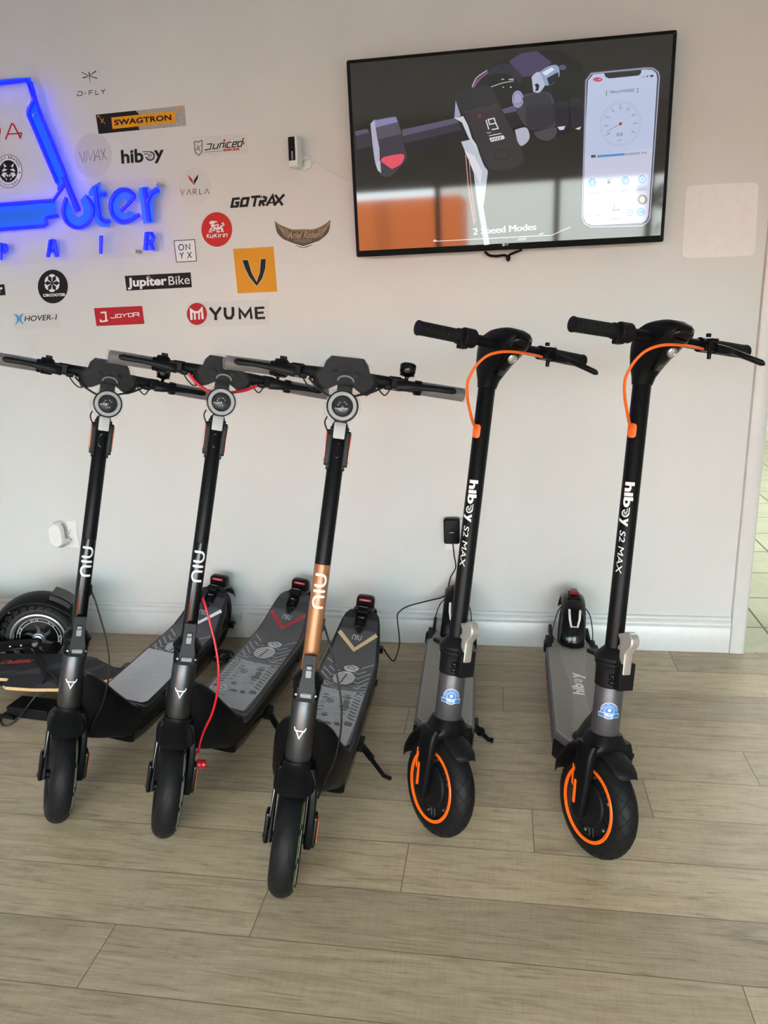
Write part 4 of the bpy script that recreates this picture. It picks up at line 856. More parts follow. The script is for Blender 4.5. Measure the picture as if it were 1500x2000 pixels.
    crk.loft(rings, cap=False); obj('protective_film', crk, FILM, hl, smooth=0, label='clear crinkled protective film')
    mb = MB(); mb.loft([[Q(x, f, s + .9705) for x, s in rrect(-.0135 * k, -.0185 * k, .0135 * k, .0185 * k, .003)] for f, k in ((.026, 1), (.0325, 1), (.034, .9))]); P_('front_reflector', mb, REFLW, label='clear white front reflector')
    # handlebar
    mb = MB().box(Q(0, -.002, 1.065), (.036, .042, .085)); mb.tube([Q(-.175, -.01, 1.096), Q(-.09, -.002, 1.098), Q(-.03, 0, 1.098), Q(.03, 0, 1.098), Q(.09, -.002, 1.098), Q(.175, -.01, 1.096)], [.0125, .0145, .016, .016, .0145, .0125], 18)
    hb = P_('handlebar', mb, BLACKM, bevel=.002)
    mb = MB(); dp = [(-.040, 1.141), (.036, 1.143), (.048, 1.128), (.054, 1.110), (.076, 1.090), (.070, 1.074), (.052, 1.058), (.038, 1.062), (.018, 1.074), (-.020, 1.074), (-.040, 1.062), (-.054, 1.058), (-.071, 1.074), (-.077, 1.090), (-.056, 1.110), (-.051, 1.128)]
    cut = lambda k, dz=0: [(x * k, 1.1 + (s - 1.1) * k + dz) for x, s in dp]
    mb.loft([[Q(x, f - (abs(x) * .35) + (1.1 - s) * .25, s) for x, s in cut(k)] for f, k in ((.012, .97), (.022, 1.0), (.034, 1.0), (.041, .93), (.043, .88))])
    db = P_('display_housing', mb, DGREY, bevel=.0015)
    for x in (-.026, .022): obj('screw', MB().lathe([(.0062, .040), (.0062, .0445), (.0035, .0450), (.0030, .0425)], Q(x, 0, 1.100), (0, -1, 0), 16), BLACK, db)
    obj('brand_arch', MB().ribbon(arc(0, 1.083, .018, .011, 0, 180, 14), .004, lambda x, s: Q(x, .0475, s)), mat('smoke_grey_plastic', '#5b5e62', .3), db, smooth=0)
    n, rings = 26, []
    for f, k in ((.010, 1.04), (.026, 1.07), (.043, 1.05), (.050, .93), (.0515, .7), (.052, .42), (.0515, .12)):
        pts = []
        for i in range(n):
            t = 2 * PI * i / n; x, s = .062 * math.cos(t), .041 * math.sin(t)
            x *= k * (1 + rnd.uniform(-.05, .08)); s *= k * (1 + rnd.uniform(-.05, .1)); pts.append(Q(x, f - abs(x) * .3 - s * .22 + rnd.uniform(-.003, .003), 1.101 + s))
        rings.append(pts)
    crk = MB().loft(rings, cap=False); obj('protective_film', crk, FILM, db, smooth=0, label='clear crinkled protective film')
    for s_ in (-1, 1):
        g0, g1 = .166, .2825; fb = lambda x: -.01 - (x - .17) * .12
        gr = P_('grip', MB().tube([Q(s_ * x, fb(x), 1.096) for x in (g0 + .008, g1 - .003, g1)], [.0155, .0155, .013], 20), mat('grip_rubber', '#47484a', .6, bump=.3, bscale=500))
        obj('grip_sleeve', MB().tube([Q(s_ * x, fb(x), 1.096) for x in (g0 + .012, .22, g1 + .004)], [.0165, .017, .0168], 20, cap=False), SLEEVE, gr, label='milky clear plastic sleeve')
        obj('grip_collar', MB().tube([Q(s_ * x, fb(x), 1.096) for x in (g0 - .006, g0 - .004, g0 + .010, g0 + .011)], [.014, .0175, .0175, .015], 20), BLACK, gr)
        # brake lever
        mb = MB().box(Q(s_ * .118, .006, 1.096), (.034, .05, .026), Matrix.Rotation(s_ * .1, 3, 'Z')).box(Q(s_ * .112, .020, 1.107), (.03, .02, .008)).box(Q(s_ * .098, .030, 1.084), (.018, .012, .012))
        bl = P_('brake_lever', mb, BLACK, bevel=.003)
        lvp = [Q(s_ * .118, .026, 1.090), Q(s_ * .140, .034, 1.091), Q(s_ * .165, .030, 1.093), Q(s_ * .21, .028, 1.095), Q(s_ * .248, .029, 1.095), Q(s_ * .256, .029, 1.095)]
        mb = MB().loft([[p + V3((0, a, b)) for a, b in sup(d, h, 4, 12)] for p, d, h in zip(lvp, (.010, .008, .006, .006, .0065, .003), (.012, .0115, .008, .0068, .0078, .004))]); obj('lever_blade', mb, BLACK, bl)
        obj('adjuster', MB().tube([Q(s_ * .102, .030, 1.084), Q(s_ * .084, .030, 1.082)], .0032, 8), STEEL if s_ < 0 else BLACK, bl)
    obj_t = P_('thumb_throttle', MB().lathe([(.016, -.022), (.0215, -.02), (.0215, .006), (.016, .012)], Q(-.147, -.006, 1.098), (1, 0, 0), 20).box(Q(-.150, -.008, 1.122), (.016, .014, .008)), BLACK, bevel=.0015)
    mb = MB().lathe([(.003, 1.105), (.005, 1.116), (.017, 1.1185), (.0185, 1.121), (.0165, 1.123), (.0185, 1.126), (.0192, 1.142), (.018, 1.146), (.014, 1.1485), (.001, 1.149)], Q(.140, .002, 0), (0, 0, 1), 28)
    P_('bell', mb, BLACKG)
    # cables
    for pts, r in (([Q(-.086, .030, 1.082), Q(-.06, .032, 1.060), Q(-.035, .036, 1.047), Q(-.014, .03, 1.04), Q(-.006, .02, 1.02)], .0026), ([Q(.086, .030, 1.082), Q(.06, .034, 1.066), Q(.03, .036, 1.055), Q(.008, .03, 1.045), Q(.004, .018, 1.02)], .0026)):
        P_('brake_cable', MB().tube(smooth_path(pts), r * (1.5 if style == 2 else 1), 8), cable_mat, label='red brake cable' if style == 2 else None)
    for pts in ([Q(-.10, .024, 1.082), Q(-.085, .026, 1.064), Q(-.068, .022, 1.056), Q(-.05, .018, 1.07), Q(-.04, .01, 1.085)], [Q(-.075, .012, 1.086), Q(-.068, .022, 1.062), Q(-.056, .02, 1.062), Q(-.05, .012, 1.085)], [Q(.105, .022, 1.084), Q(.095, .026, 1.066), Q(.085, .02, 1.07), Q(.07, .01, 1.088)], [Q(-.032, .02, 1.0), Q(-.036, .024, .985), Q(-.026, .02, .965), Q(-.018, .012, .96)]):
        P_('wiring', MB().tube(smooth_path(pts), .0017, 8), CABLE)
    g = P_('cable_grommet', MB().loft([[Q(.019 + x, f_ + 0, s) for f_, s in rrect(-.005, .497 - d, .005, .527 + d, .0045)] for x, d in ((-.004, .003), (.003, 0), (.0045, -.004))]), BLACK, bevel=.0008)
    pts = [Q(.021, .0, .512), Q(.034, .012, .485), Q(.052, .02, .44), Q(.072, .03, .385), Q(.086, .035, .33), Q(.092, .03, .27), Q(.088, .012, .20), Q(.074, -.008, .14)] + ([Q(.068, -.012, .10), Q(.068, -.014, .085)] if style == 2 else [Q(.060, -.024, .08)])
    cb = P_('drum_brake_cable', MB().tube(smooth_path(pts), .0033 if style == 2 else .0024, 10), cable_mat, label='red cable looping down to the front wheel' if style == 2 else None)
    if style == 2:
        mb = MB().tube(smooth_path([Q(.068, -.02, .085), Q(.070, -.02, .078), Q(.062, -.022, .072), Q(.056, -.01, .06)]), .003, 8).lathe([(.006, 0), (.0125, .003), (.0125, .012), (.009, .014), (.012, .016), (.012, .024), (.007, .027)], Q(.066, -.012, .045), (1, -.1, .1), 18)
        P_('brake_arm', mb, RED, label='red brake arm and adjuster at the front wheel'); P_('cable_end', MB().tube([Q(.068, -.02, .085), Q(.078, -.02, .03), Q(.082, -.018, .012)], .0009, 6), STEEL)
    # ---- body behind the steering head
    D_ = lambda name, mb, m, par=None, **k: obj(name, mb, m, par or sc, **k)
    secs = [(.082, .205, .400, .026), (.095, .190, .405, .044), (.115, .175, .390, .064), (.14, .160, .362, .080), (.17, .145, .322, .089), (.21, .125, .270, .094), (.25, .108, .226, .0955), (.29, .096, .194, .0955), (.325, .088, .174, .0955), (.36, .083, .171, .0955), (.45, .080, .170, .0955), (.80, .080, .170, .0955), (.86, .090, .176, .092), (.91, .14, .196, .086), (.95, .185, .222, .079), (.99, .220, .250, .070), (1.015, .240, .264, .062), (1.035, .254, .270, .048)]
    mb = MB()
    mb.loft([[V3((x, y, (zb + zt) / 2 + z)) for x, z in sup(w_, (zt - zb) / 2, 7 if y > .2 else 4.5, 40)] for y, zb, zt, w_ in secs])
    body = D_('deck_body', mb, BLACK, smooth=32)
    mb = MB(); mb.loft([[V3((x, y, zt - h / 2 + .0006 + z)) for x, z in sup(w_ + .0006, h / 2, 8, 36)] for y, zb, zt, w_ in secs if y > .28 for h in (min(.034, zt - zb),)])
    obj('deck_cover', mb, BODYG if style == 2 else DGREY, body, smooth=32)
    mb = MB(); mb.loft([[V3((x, y, (zb + zt) / 2 + z)) for x, z in sup(w_, (zt - zb) / 2, 7, 28)] for y, zb, zt, w_ in ((.24, .09, .145, .0965), (.31, .076, .135, .0972), (.45, .068, .13, .0972), (.78, .068, .13, .0972), (.85, .085, .135, .093))])
    obj('side_rail', mb, BLACKG, body, smooth=32)
    zt_of = lambda y: next(a[2] + (b[2] - a[2]) * (y - a[0]) / (b[0] - a[0]) for a, b in zip(secs, secs[1:]) if a[0] <= y <= b[0]) + .0022
    hw_of = lambda y: (.086 if .345 < y < .82 else .086 - .02 * (.345 - y) / .03 if y <= .345 else .086 - (.036) * ((y - .82) / .18) * .7)
    up = lambda d=0: (lambda x, y: V3((x, y, zt_of(y) + d)))
    ys = [.325, .335, .345, .45, .55, .65, .75, .82, .86, .90, .93, .95, .975, .995]
    def sheet(ys, k, d): 
        mb = MB(); mb.loft([[up(d)(hw_of(y) * k * t, y) for t in (-1, -.5, 0, .5, 1)] for y in ys], cap=False, closed=False); return mb
    mt = obj('deck_mat', sheet(ys, 1, 0), MAT_DK, body, smooth=20)
    mb = MB(); r_ = random.Random(4); T0, T1 = up(.0006), up(.0009)
    for y0, y1 in ((.338, .45), (.45, .55), (.55, .625)): mb.add([T0(-hw_of(y0) * .93, y0), T0(hw_of(y0) * .93, y0), T0(hw_of(y1) * .93, y1), T0(-hw_of(y1) * .93, y1)], [(0, 1, 2, 3)])
    for sx in (-1, 1):
        for j in range(5): mb.ribbon([(sx * .08, .70 + j * .03), (sx * (.052 - .004 * j), .655 + j * .03), (sx * .022, .665 + j * .03)], .0045, T0, round_=False)
        for j in range(3): mb.ribbon([(sx * .082, .64 + j * .02), (sx * .04, .628 + j * .02)], .004, T0, round_=False)
        for a, b, c, d in ((.075, .64, .060, .53), (.055, .63, .044, .56)): mb.ribbon([(sx * a, b), (sx * c, (b + d) / 2 + .02), (sx * c, d)], .004, T1, round_=False)
    for sx in (-1, 1):
        for j in range(9):
            y = .47 + j * .018; x0 = sx * .076; mb.ribbon([(x0, y), (x0 - sx * .016, y + .006), (x0 - sx * .022, y + .013)], .008, T1, 1, round_=False)
            if j < 6: mb.ribbon([(sx * .042, y + .03), (sx * .027, y + .034)], .0075, T1, 1, round_=False)
        for p in ([(.074, .36), (.074, .42), (.058, .425), (.058, .37)], [(.046, .35), (.046, .40), (.030, .43), (.026, .38)], [(.074, .435), (.074, .455), (.05, .458), (.05, .438)], [(.018, .345), (.016, .365), (.004, .372), (.0, .345)]):
            mb.flat(sm2([(sx * x + r_.uniform(-.002, .002), y + r_.uniform(-.003, .003)) for x, y in p], 2), T1, 1)
    for j in range(8):
        x, y = r_.uniform(-.035, .035), r_.uniform(.42, .6); k = r_.uniform(.6, 1.3); mb.flat(sm2([(x - .012 * k, y), (x, y - .016 * k), (x + .016 * k, y - .004), (x + .01 * k, y + .014 * k), (x - .006, y + .012 * k)], 2), T1, 1)
    obj('track_print', mb, [MAT_TRK, MAT_DK], mt, smooth=0)
    def shoe(cx, cy, k, a):
        c, s_ = math.cos(a), math.sin(a); f = lambda u, v: up(.001)(cx + (u * c - v * s_) * k, cy + (u * s_ + v * c) * k); g = lambda u, v: up(.0014)(cx + (u * c - v * s_) * k, cy + (u * s_ + v * c) * k)
        mb = MB().flat(arc(0, -.022, .026, .033, 0, 350, 30), f).flat(arc(0, .033, .019, .020, 0, 350, 26), f)
        for j in range(-3, 4): mb.ribbon([(-.03, -.022 + j * .0085), (0, -.028 + j * .0085), (.03, -.022 + j * .0085)], .0026, g, 1, round_=False)
        for j in (-1, 0, 1): mb.ribbon([(-.02, .033 + j * .01), (0, .038 + j * .01), (.02, .033 + j * .01)], .0022, g, 1, round_=False)
        mb.ribbon([(0, -.05), (0, .0)], .004, g, 1, round_=False); mb.ribbon(arc(0, .033, .008, .008, 0, 360, 14), .0022, g, 1, round_=False); return mb
    for a in ((.004, .735, 1.35, -.16), (-.045, .40, 1.1, -.1)): obj('shoe_print', shoe(*a), [WHITE, MAT_DK], mt, smooth=0)
    col = (None, WHITE, CREDP, CREAM)[style]
    obj('chevron_stripe', MB().ribbon([(-.068, .943), (0, .882), (.067, .947)], .014, up(.001), round_=False), col, mt, smooth=0)
    fl = Flat2(); stroke_text_niu(fl, 0, .012, .0022); w_ = max(v.x for v in fl.v)
    mb = MB(); mb.add([up(.001)(v.x - w_ / 2, .922 + v.y * 1.3) for v in fl.v], fl.f); obj('deck_lettering', mb, mat('silver_print', '#b5b5b8', .4), mt, smooth=0)
    mb = MB(); 
    for j in range(15):
        y = .45 + j * .0105; L_ = r_.uniform(.02, .05); x = r_.uniform(-.02, .03); mb.ribbon([(x - L_, y), (x + L_, y)], .0028, up(.0022), round_=False)
    put_text(mb, 'ADVERTENCIA', up(.0022), (.055, .628), (.0, .628), (.055, .621), bold=.03); put_text(mb, 'ADVERTENCIA', up(.0022), (-.008, .628), (-.06, .628), (-.008, .621), bold=.03)
    mb.ribbon([(.058, .598), (.066, .612), (.074, .598), (.058, .598)], .0018, up(.0022)); ftx = mb
    fm = obj('film_cover', sheet([.328, .335, .345, .45, .55, .655], .97, .0016), FILMDW if style == 1 else FILMD, body, smooth=20, label='milky plastic film over the front of the deck')
    obj('film_print', ftx, mat('film_white_print', '#c4c8ca', .5), fm, smooth=0)
    obj('rear_film', sheet([.656, .75, .82, .86, .90, .93, .955], .98, .0018), FILMDC, body, smooth=20)
    mb = MB(); f = up(.004); q = rrect(-.021, .965, .021, 1.005, .006)
    mb.loft([[up(h)(x * k, .985 + (y - .985) * k) for x, y in q] for h, k in ((.0, 1), (.006, .95), (.006, .62), (.001, .55))]); obj('lock_socket', mb, BLACKG, body, smooth=25)
    mb = MB().box((0, 1.012, .280), (.040, .026, .018), Matrix.Rotation(.55, 3, 'X')); k_ = obj('lock_hook', mb, BLACK, body, bevel=.004)
    mb = MB().flat([(-.016, -.010), (.016, -.010), (.016, .004), (-.016, .004)], lambda x, y: V3((x, 1.0145, .2905)) + Matrix.Rotation(.55, 3, 'X') @ V3((0, y, .0006)), 0); lbl = obj('warning_sticker', mb, WHITE, k_, smooth=0)
    mb = MB(); m_ = lambda x, y: V3((x, 1.0145, .2905)) + Matrix.Rotation(.55, 3, 'X') @ V3((0, y, .0010)); put_text(mb, 'WARNING', m_, (-.014, -.006), (.014, -.006), (-.014, .001), bold=.03); obj('sticker_text', mb, WARN, lbl, smooth=0)
    # rear wheel
    ra = V3((0, 1.035, NR)); mb, tp = tyre(ra, NR, .033)
    for i in range(13):
        for s_ in (-1, 1): tread_line(mb, tp, [(2 * PI * i / 13, s_ * .1), (2 * PI * (i + .5) / 13, s_ * .5), (2 * PI * (i + 1) / 13, s_ * .9)], .03, 1)
    rt = D_('rear_tire', mb, [RUBBER, GROOVE]); mb = MB(); ring_x(mb, ra, [(.03, -.034), (.082, -.026), (.088, -.03), (.088, .03), (.082, .026), (.03, .034)]); obj('hub_motor', mb, BLACK, rt)
    mb = MB()
    for s_ in (-1, 1): mb.loft([[V3((s_ * x + dx * .007, y, z + dz)) for dx, dz in sup(1, .017, 4, 12)] for x, y, z in ((.07, .78, .11), (.062, .9, .118), (.056, 1.0, .126), (.055, 1.05, .13))])
    sw = D_('swing_arm', mb, BLACK); 
    for s_ in (-1, 1):
        h = obj('indicator', MB().box((s_ * .072, 1.05, .118), (.028, .03, .022)), BLACK, sw, bevel=.004); obj('indicator_lens', MB().box((s_ * .086, 1.046, .118), (.003, .018, .013)), AMBER, h, bevel=.0015, label='orange turn indicator')
    # tail
    mb = MB(); n = 18; rings = []
    for a in range(94, -1, -8):
        t = math.radians(a); Rr = .152 + (.006 if a < 30 else 0); w_ = .040 if a > 40 else .040 - (40 - a) * .0002
        rings.append([ra + V3((w_ * math.sin(b), (Rr - .016 * (1 - math.cos(b))) * math.cos(t), (Rr - .016 * (1 - math.cos(b))) * math.sin(t))) for b in [(-1 + 2 * j / n) * 1.35 for j in range(n + 1)]])
    mb.loft(rings, cap=False, closed=False); fd = D_('rear_fender', mb, DGREY, solid=.003, smooth=60)
    mb = MB().loft([[V3((x, y, z)) for x, z in [(p, .268 + dz + q) for p, q in sup(.033 * k, .030 * k, 5, 24)]] for y, k, dz in ((1.055, .93, .018), (1.06, 1, .018), (1.085, 1, .016), (1.115, .8, .004))])
    tl = obj('tail_light', mb, BLACK, fd, smooth=30)
    obj('warning_sticker', MB().box((0, 1.0545, .303), (.044, .001, .0085)), WARN, tl, smooth=0, label='red warning sticker')
    mb = MB(); put_text(mb, 'WARNING', lambda x, z: (x, 1.0536, z), (-.014, .3015), (.014, .3015), (-.014, .3045), bold=.02); obj('sticker_text', mb, WHITE, tl, smooth=0)
    # stand: foot on the floor on the leaning side
    Mi = M.inverted()
    foot = Mi @ (M @ V3((.186, .425, 0)) * 1); w0 = M @ V3((.186, .425, .03)); foot = Mi @ V3((w0.x, w0.y, .009)); toe = Mi @ V3(((M @ V3((.208, .415, .03))).x, (M @ V3((.208, .415, .03))).y, .008))
    mb = MB().box((.088, .505, .075), (.04, .036, .034)).tube([V3((.10, .505, .072)), V3((.125, .485, .062)).lerp(foot, .25), V3((.1, .505, .07)).lerp(foot, .42)], [.0105, .0105, .0095], 10).tube([V3((.1, .505, .07)).lerp(foot, .40), V3((.1, .505, .07)).lerp(foot, .8), foot, toe], [.0072, .0065, .0062, .006], 10)
    D_('kickstand', mb, BLACK, bevel=.001)
    D_('charge_port', MB().lathe([(.012, .094), (.012, .1005), (.007, .1015)], (0, .80, .12), (1, 0, 0), 18), BLACKM)
    return sc, F
HTH, HE, HR = .19863, .0004, .1313
HMAT = mat('grey_deck_rubber', '#928d85', .6, bump=.2, bscale=600); HDOT = mat('deck_dimple', '#54514b', .7); HEDGE = mat('deck_frame_grey', '#54535a', .45, metal=.2)
BADGE = mat('blue_badge', '#1f6fb3', .35)
def orange_scooter(pose, label, number):
    M = root_of(pose); sc = tag(empty('electric_scooter', M), label, 'electric scooter', 'folding scooters with orange wheel rings')
    F = front_of(pose[4], HTH, HE, HR)
    P_ = lambda name, mb, m, par=None, **k: obj(name, mb, m, par or sc, F if par is None else None, **k)
    D_ = lambda name, mb, m, par=None, **k: obj(name, mb, m, par or sc, **k)
    A0 = V3((0, 0, 0))
    def wheel(c, nm, put, stripe=True):
        mb, tp = tyre(c, HR, .0312, n=80)
        for i in range(20):
            t0 = 2 * PI * i / 20; dt = 2 * PI / 20
            for s_ in (-1, 1):
                tread_line(mb, tp, sm2([(t0, s_ * -1.15), (t0 + dt * .7, s_ * -.45), (t0 + dt * 1.2, s_ * .0), (t0 + dt * 1.6, s_ * .5), (t0 + dt * 2.2, s_ * 1.15)], 4), .030, 1)
            tread_line(mb, tp, [(t0, -1.2), (t0 + dt * .5, -.78)], .02, 1); tread_line(mb, tp, [(t0, 1.2), (t0 + dt * .5, .78)], .02, 1)
        t = put(nm, mb, [RUBBER, GROOVE])
        mb = MB(); ring_x(mb, c, [(.02, -.030), (.052, -.030), (.056, -.026), (.056, -.022), (.080, -.019), (.084, -.028), (.094, -.030), (.098, -.026), (.098, .026), (.094, .030), (.084, .028), (.080, .019), (.056, .022), (.056, .03), (.02, .03)])
        rim = obj('wheel_rim', mb, BLACKM, t, smooth=30)
        for s_ in (-1, 1) if stripe else ():
            mb = MB().lathe([(.0845, .0285), (.0850, .0315), (.0920, .0325), (.0935, .030)], c, (s_, 0, 0), 64, cap=False); obj('rim_stripe', mb, ORANGE, rim, label='bright orange ring on the wheel rim')
        mb = MB()
        for i in range(6):
            a = i * PI / 3 + .3; p = lambda r, b: V3(c) + V3((-.0215, r * math.cos(b), r * math.sin(b)))
            obj('rim_rib', MB().tube([p(.058, a - .12), p(.078, a - .09), p(.081, a), p(.078, a + .09), p(.058, a + .12)], .0020, 6), DGREY, rim)
        for i in range(6):
            a = i * PI / 3 + .62; q_ = V3(c) + V3((-.020, .070 * math.cos(a), .070 * math.sin(a))); obj('rim_bolt', MB().lathe([(.0045, 0), (.0045, .003), (.002, .0045)], q_, (-1, 0, 0), 8), STEEL, rim)
        return t
    wheel(A0, 'front_tire', P_)
    # fork and crown
    mb = MB()
    mb.loft([[Q(a, f0 + b, s) for a, b in sup(ra, rb, 3, 32)] for s, ra, rb, f0 in ((.183, .0365, .0365, 0), (.176, .0405, .039, 0), (.166, .047, .041, .001), (.152, .0585, .041, .003), (.140, .0655, .036, .004), (.135, .060, .03, .004))])
    for s_ in (-1, 1):
        mb.loft([[Q(s_ * x + a, f0 + b, s) for a, b in sup(ra, rb, 4, 20)] for s, x, f0, ra, rb in ((.160, .047, .004, .013, .032), (.140, .0545, .006, .0135, .029), (.115, .0575, .009, .0125, .026), (.08, .0580, .008, .0115, .0245), (.03, .0575, .003, .0105, .0235), (-.012, .0570, 0, .0100, .0215), (-.026, .0568, 0, .0085, .0165), (-.031, .0566, 0, .006, .009))])
    fk = P_('fork', mb, BLACK, smooth=50)
    for s_ in (-1, 1): obj('fork_reflector', MB().loft([[Q(s_ * x, f_ - .006, z + .036) for f_, z in rrect(-.0042, -.030, .0042, .030, .004)] for x in (.067, .0692)]), ORANGE, fk, label='orange strip on the fork leg')
    mb = MB().flat([(-.030, .098), (-.0265, .1), (-.022, .045), (-.028, .05)], lambda f_, s: Q(-.0665, f_ + .006, s)); obj('reflective_wedge', mb, ORANGE, fk, smooth=0, solid=.001)
    mb = MB()
    rows = []
    for a in range(171, 42, -6):
        t = math.radians(a); Rr = .158; w_ = .035
        if a < 60: w_ = .035 * math.sqrt(max(.12, 1 - ((60 - a) / 19.) ** 2 * .75))
        if a > 160: w_ = .035 - (a - 160) * .0006
        rows.append([Q(w_ * math.sin(b) / math.sin(1.35), (Rr - .020 * (1 - math.cos(b))) * math.cos(t), (Rr - .020 * (1 - math.cos(b))) * math.sin(t)) for b in [(-1 + j / 8) * 1.35 for j in range(17)]])
    mb.loft(rows, cap=False, closed=False); P_('front_fender', mb, BLACKM, solid=.003, smooth=60)
    # head tube with its badge
    ht = P_('head_tube', MB().lathe([(.032, .178), (.0342, .181), (.0342, .303), (.032, .308)], n=40), SLATE)
    wr = tube_wrap(.0342, -.55, .0005, .245)
    fl = Flat2(); fl.flat([(-y, x) for x, y in arc(0, .002, .0212, .0205, 0, 352, 40)], ID2); fl.flat([(.0035, -.026), (.0035, .026), (.0145, .0245), (.0145, -.0245)], ID2, 0)
    bd = obj('badge', fl.wrap(wr, .004), WHITE, ht, label='round blue and white badge sticker')
    wr2 = tube_wrap(.0342, -.55, .0010, .245); wr3 = tube_wrap(.0342, -.55, .0015, .245)
    fl = Flat2(); fl.flat([(-y, x) for x, y in arc(0, .002, .0198, .0191, 0, 352, 40)], ID2); obj('badge_field', fl.wrap(wr2, .004), BADGE, bd)
    fl = Flat2(); fl.flat([(.0035, -.026), (.0035, .026), (.0145, .0245), (.0145, -.0245)], ID2); obj('badge_band', fl.wrap(tube_wrap(.0342, -.55, .0013, .245), .004), WHITE, bd)
    fl = Flat2(); fl.flat([(.0045, -.0248), (.0045, .0248), (.0136, .0235), (.0136, -.0235)], ID2); obj('badge_ribbon', fl.wrap(wr3, .004), BADGE, bd)
    fl = Flat2(); vs, fs, _ = text2d('hiboy', bold=.03); fl.add([(.0128 - v * .008, -.0105 + u * .021, 0) for u, v in vs], fs)
    vs, fs, _ = text2d('Begin the journey', bold=.0, space=1.1)
    fl.add([(-.002 - (.0142 + v * .0034) * math.sin(math.radians(176 - 172 * u)), (.0142 + v * .0034) * math.cos(math.radians(176 - 172 * u)), 0) for u, v in vs], fs)
    fl.ribbon([(-.002 - y, x) for x, y in arc(0, 0, .0118, .0118, 0, 360, 30)], .0006, ID2, closed=True); fl.ribbon([(-.002 - y, x) for x, y in arc(0, 0, .0095, .0095, 0, 360, 30)], .0005, ID2, closed=True)
    fl.flat([(-.004 - y, x) for x, y in arc(0, 0, .0040, .0040, 0, 350, 20)], ID2)
    obj('badge_print', fl.wrap(tube_wrap(.0342, -.55, .0019, .245), .003), WHITE, bd)
    # folding joint
    mb = MB().lathe([(.0335, .3), (.0365, .303), (.0372, .340), (.0385, .352), (.0415, .357), (.0415, .362), (.039, .364), (.044, .367), (.044, .374), (.036, .384), (.026, .394), (.0225, .398)], n=44)
    mb.box(Q(-.012, -.044, .3705), (.034, .040, .010)); mb.box(Q(.004, .036, .336), (.044, .034, .066)); mb.box(Q(-.006, .030, .366), (.03, .03, .014))
    fj = P_('folding_joint', mb, BLACKM, bevel=.005, seg=3, smooth=30)
    for s, x in ((.333, -.012), (.318, -.012), (.352, .006)):
        obj('hinge_bolt', MB().lathe([(.0062, -.002), (.0062, .002), (.0045, .0032), (.0036, .001)], Q(x - .012, .031, s), (-.9, -.5, 0), 14), BLACKG, fj)
    mb = MB(); lo = [(.034, .345), (.038, .340), (.051, .340), (.055, .345), (.055, .394)] + [(.053 + .0205 * math.cos(math.radians(a)), .426 + .0215 * math.sin(math.radians(a))) for a in range(-42, 150, 12)] + [(.034, .43), (.034, .36)]
    mb.loft([[Q(x, f, s) for f, s in lo] for x in (-.012, .012)]); lv = P_('folding_lever', mb, SILVER, bevel=.003, label='silver folding lever')
    mb = MB().loft([[Q(x, f, s) for f, s in sm2([(.027, .424), (.022, .430), (.022, .437), (.030, .437), (.035, .43), (.035, .40), (.028, .398), (.023, .403), (.029, .412)], 3)] for x in (-.009, .006)]); obj('lever_catch', mb, SILVER, lv, bevel=.001)
    # stem
    st = P_('stem', MB().lathe([(.0215, .39), (.0215, 1.028), (.0205, 1.030)], n=40), BLACK)
    fl = Flat2()
    def line(s_, u0, u1, v0, v1, **k):
        vs, fs, _ = text2d(s_, **k); fl.add([(u0 + u * (u1 - u0), v0 + v * (v1 - v0), 0) for u, v in vs], fs)
    def lt(s_, u0, u1, v0, v1, **k): line(s_, u0, u1, v0, v1, **k)
    lt('hib', 0, .060, -.0080, .0145, bold=.04); winged_wheel(fl, ID2, 0, 0, 0) if False else None
    w2 = Flat2(); winged_wheel(w2, lambda x, y: (x, -y, 0), 0, 0, .0092); fl.add([(v.x + .0745, v.y - .000, 0) for v in w2.v], w2.f)
    lt('y', .086, .106, -.0150, .0085, bold=.04); lt('S2 MAX', .116, .220, -.0085, .0055, shear=.15); lt('S2 MAX', .1164, .2204, -.0083, .0057, shear=.15)
    obj('lettering', fl.wrap(tube_wrap(.0215, -1.02, .0005, .800), .003), WHITE, st)
    for s in (.993, .962): obj('stem_screw', MB().lathe([(.0042, 0), (.0042, .0012), (.0028, .0016)], tube_wrap(.0213, -1.35)(-s, 0), (-.97, -.2, 0), 12), BLACKG, st)
    # head
    mb = MB(); hs = [(1.030, -.0225, .0225, .0225), (1.048, -.025, .030, .0250), (1.072, -.028, .048, .0295), (1.096, -.030, .074, .0345), (1.118, -.030, .104, .0375), (1.134, -.028, .122, .0390), (1.147, -.022, .127, .0385), (1.158, -.010, .119, .0355), (1.167, .008, .100, .029), (1.172, .025, .078, .018)]
    mb.loft([[Q(a, (f0 + f1) / 2 + b, s) for a, b in sup(w_, (f1 - f0) / 2, 3.2 if s > 1.06 else 2.3, 36)] for s, f0, f1, w_ in hs])
    hd = P_('head_housing', mb, BLACK, smooth=60)
    fm = lambda s: next(a[2] + (b[2] - a[2]) * (s - a[0]) / (b[0] - a[0]) for a, b in zip(hs, hs[1:]) if a[0] <= s <= b[0])
    fo = [(-.013, 1.062), (-.020, 1.085), (-.0275, 1.112), (-.030, 1.136), (-.024, 1.147), (.024, 1.147), (.030, 1.136), (.0275, 1.112), (.020, 1.085), (.013, 1.062)]
    rows = [[Q(x * t, fm(s) - .0005 - (.020 * (x * t / .04) ** 2) + .0015, s) for t in (-1, -.6, -.2, .2, .6, 1)] for s, x in ((1.062, .012), (1.085, .019), (1.112, .026), (1.136, .029), (1.146, .024))]
    obj('face_panel', MB().loft(rows, cap=False, closed=False), BLACKG, hd, solid=.0015)
    hl = obj('headlight', MB().lathe([(.0125, -.006), (.0125, .003), (.0105, .0045), (.009, .002)], Q(0, fm(1.100) + .005, 1.100), (0, -.8, -.6), 24, cap=False), STEEL, hd)
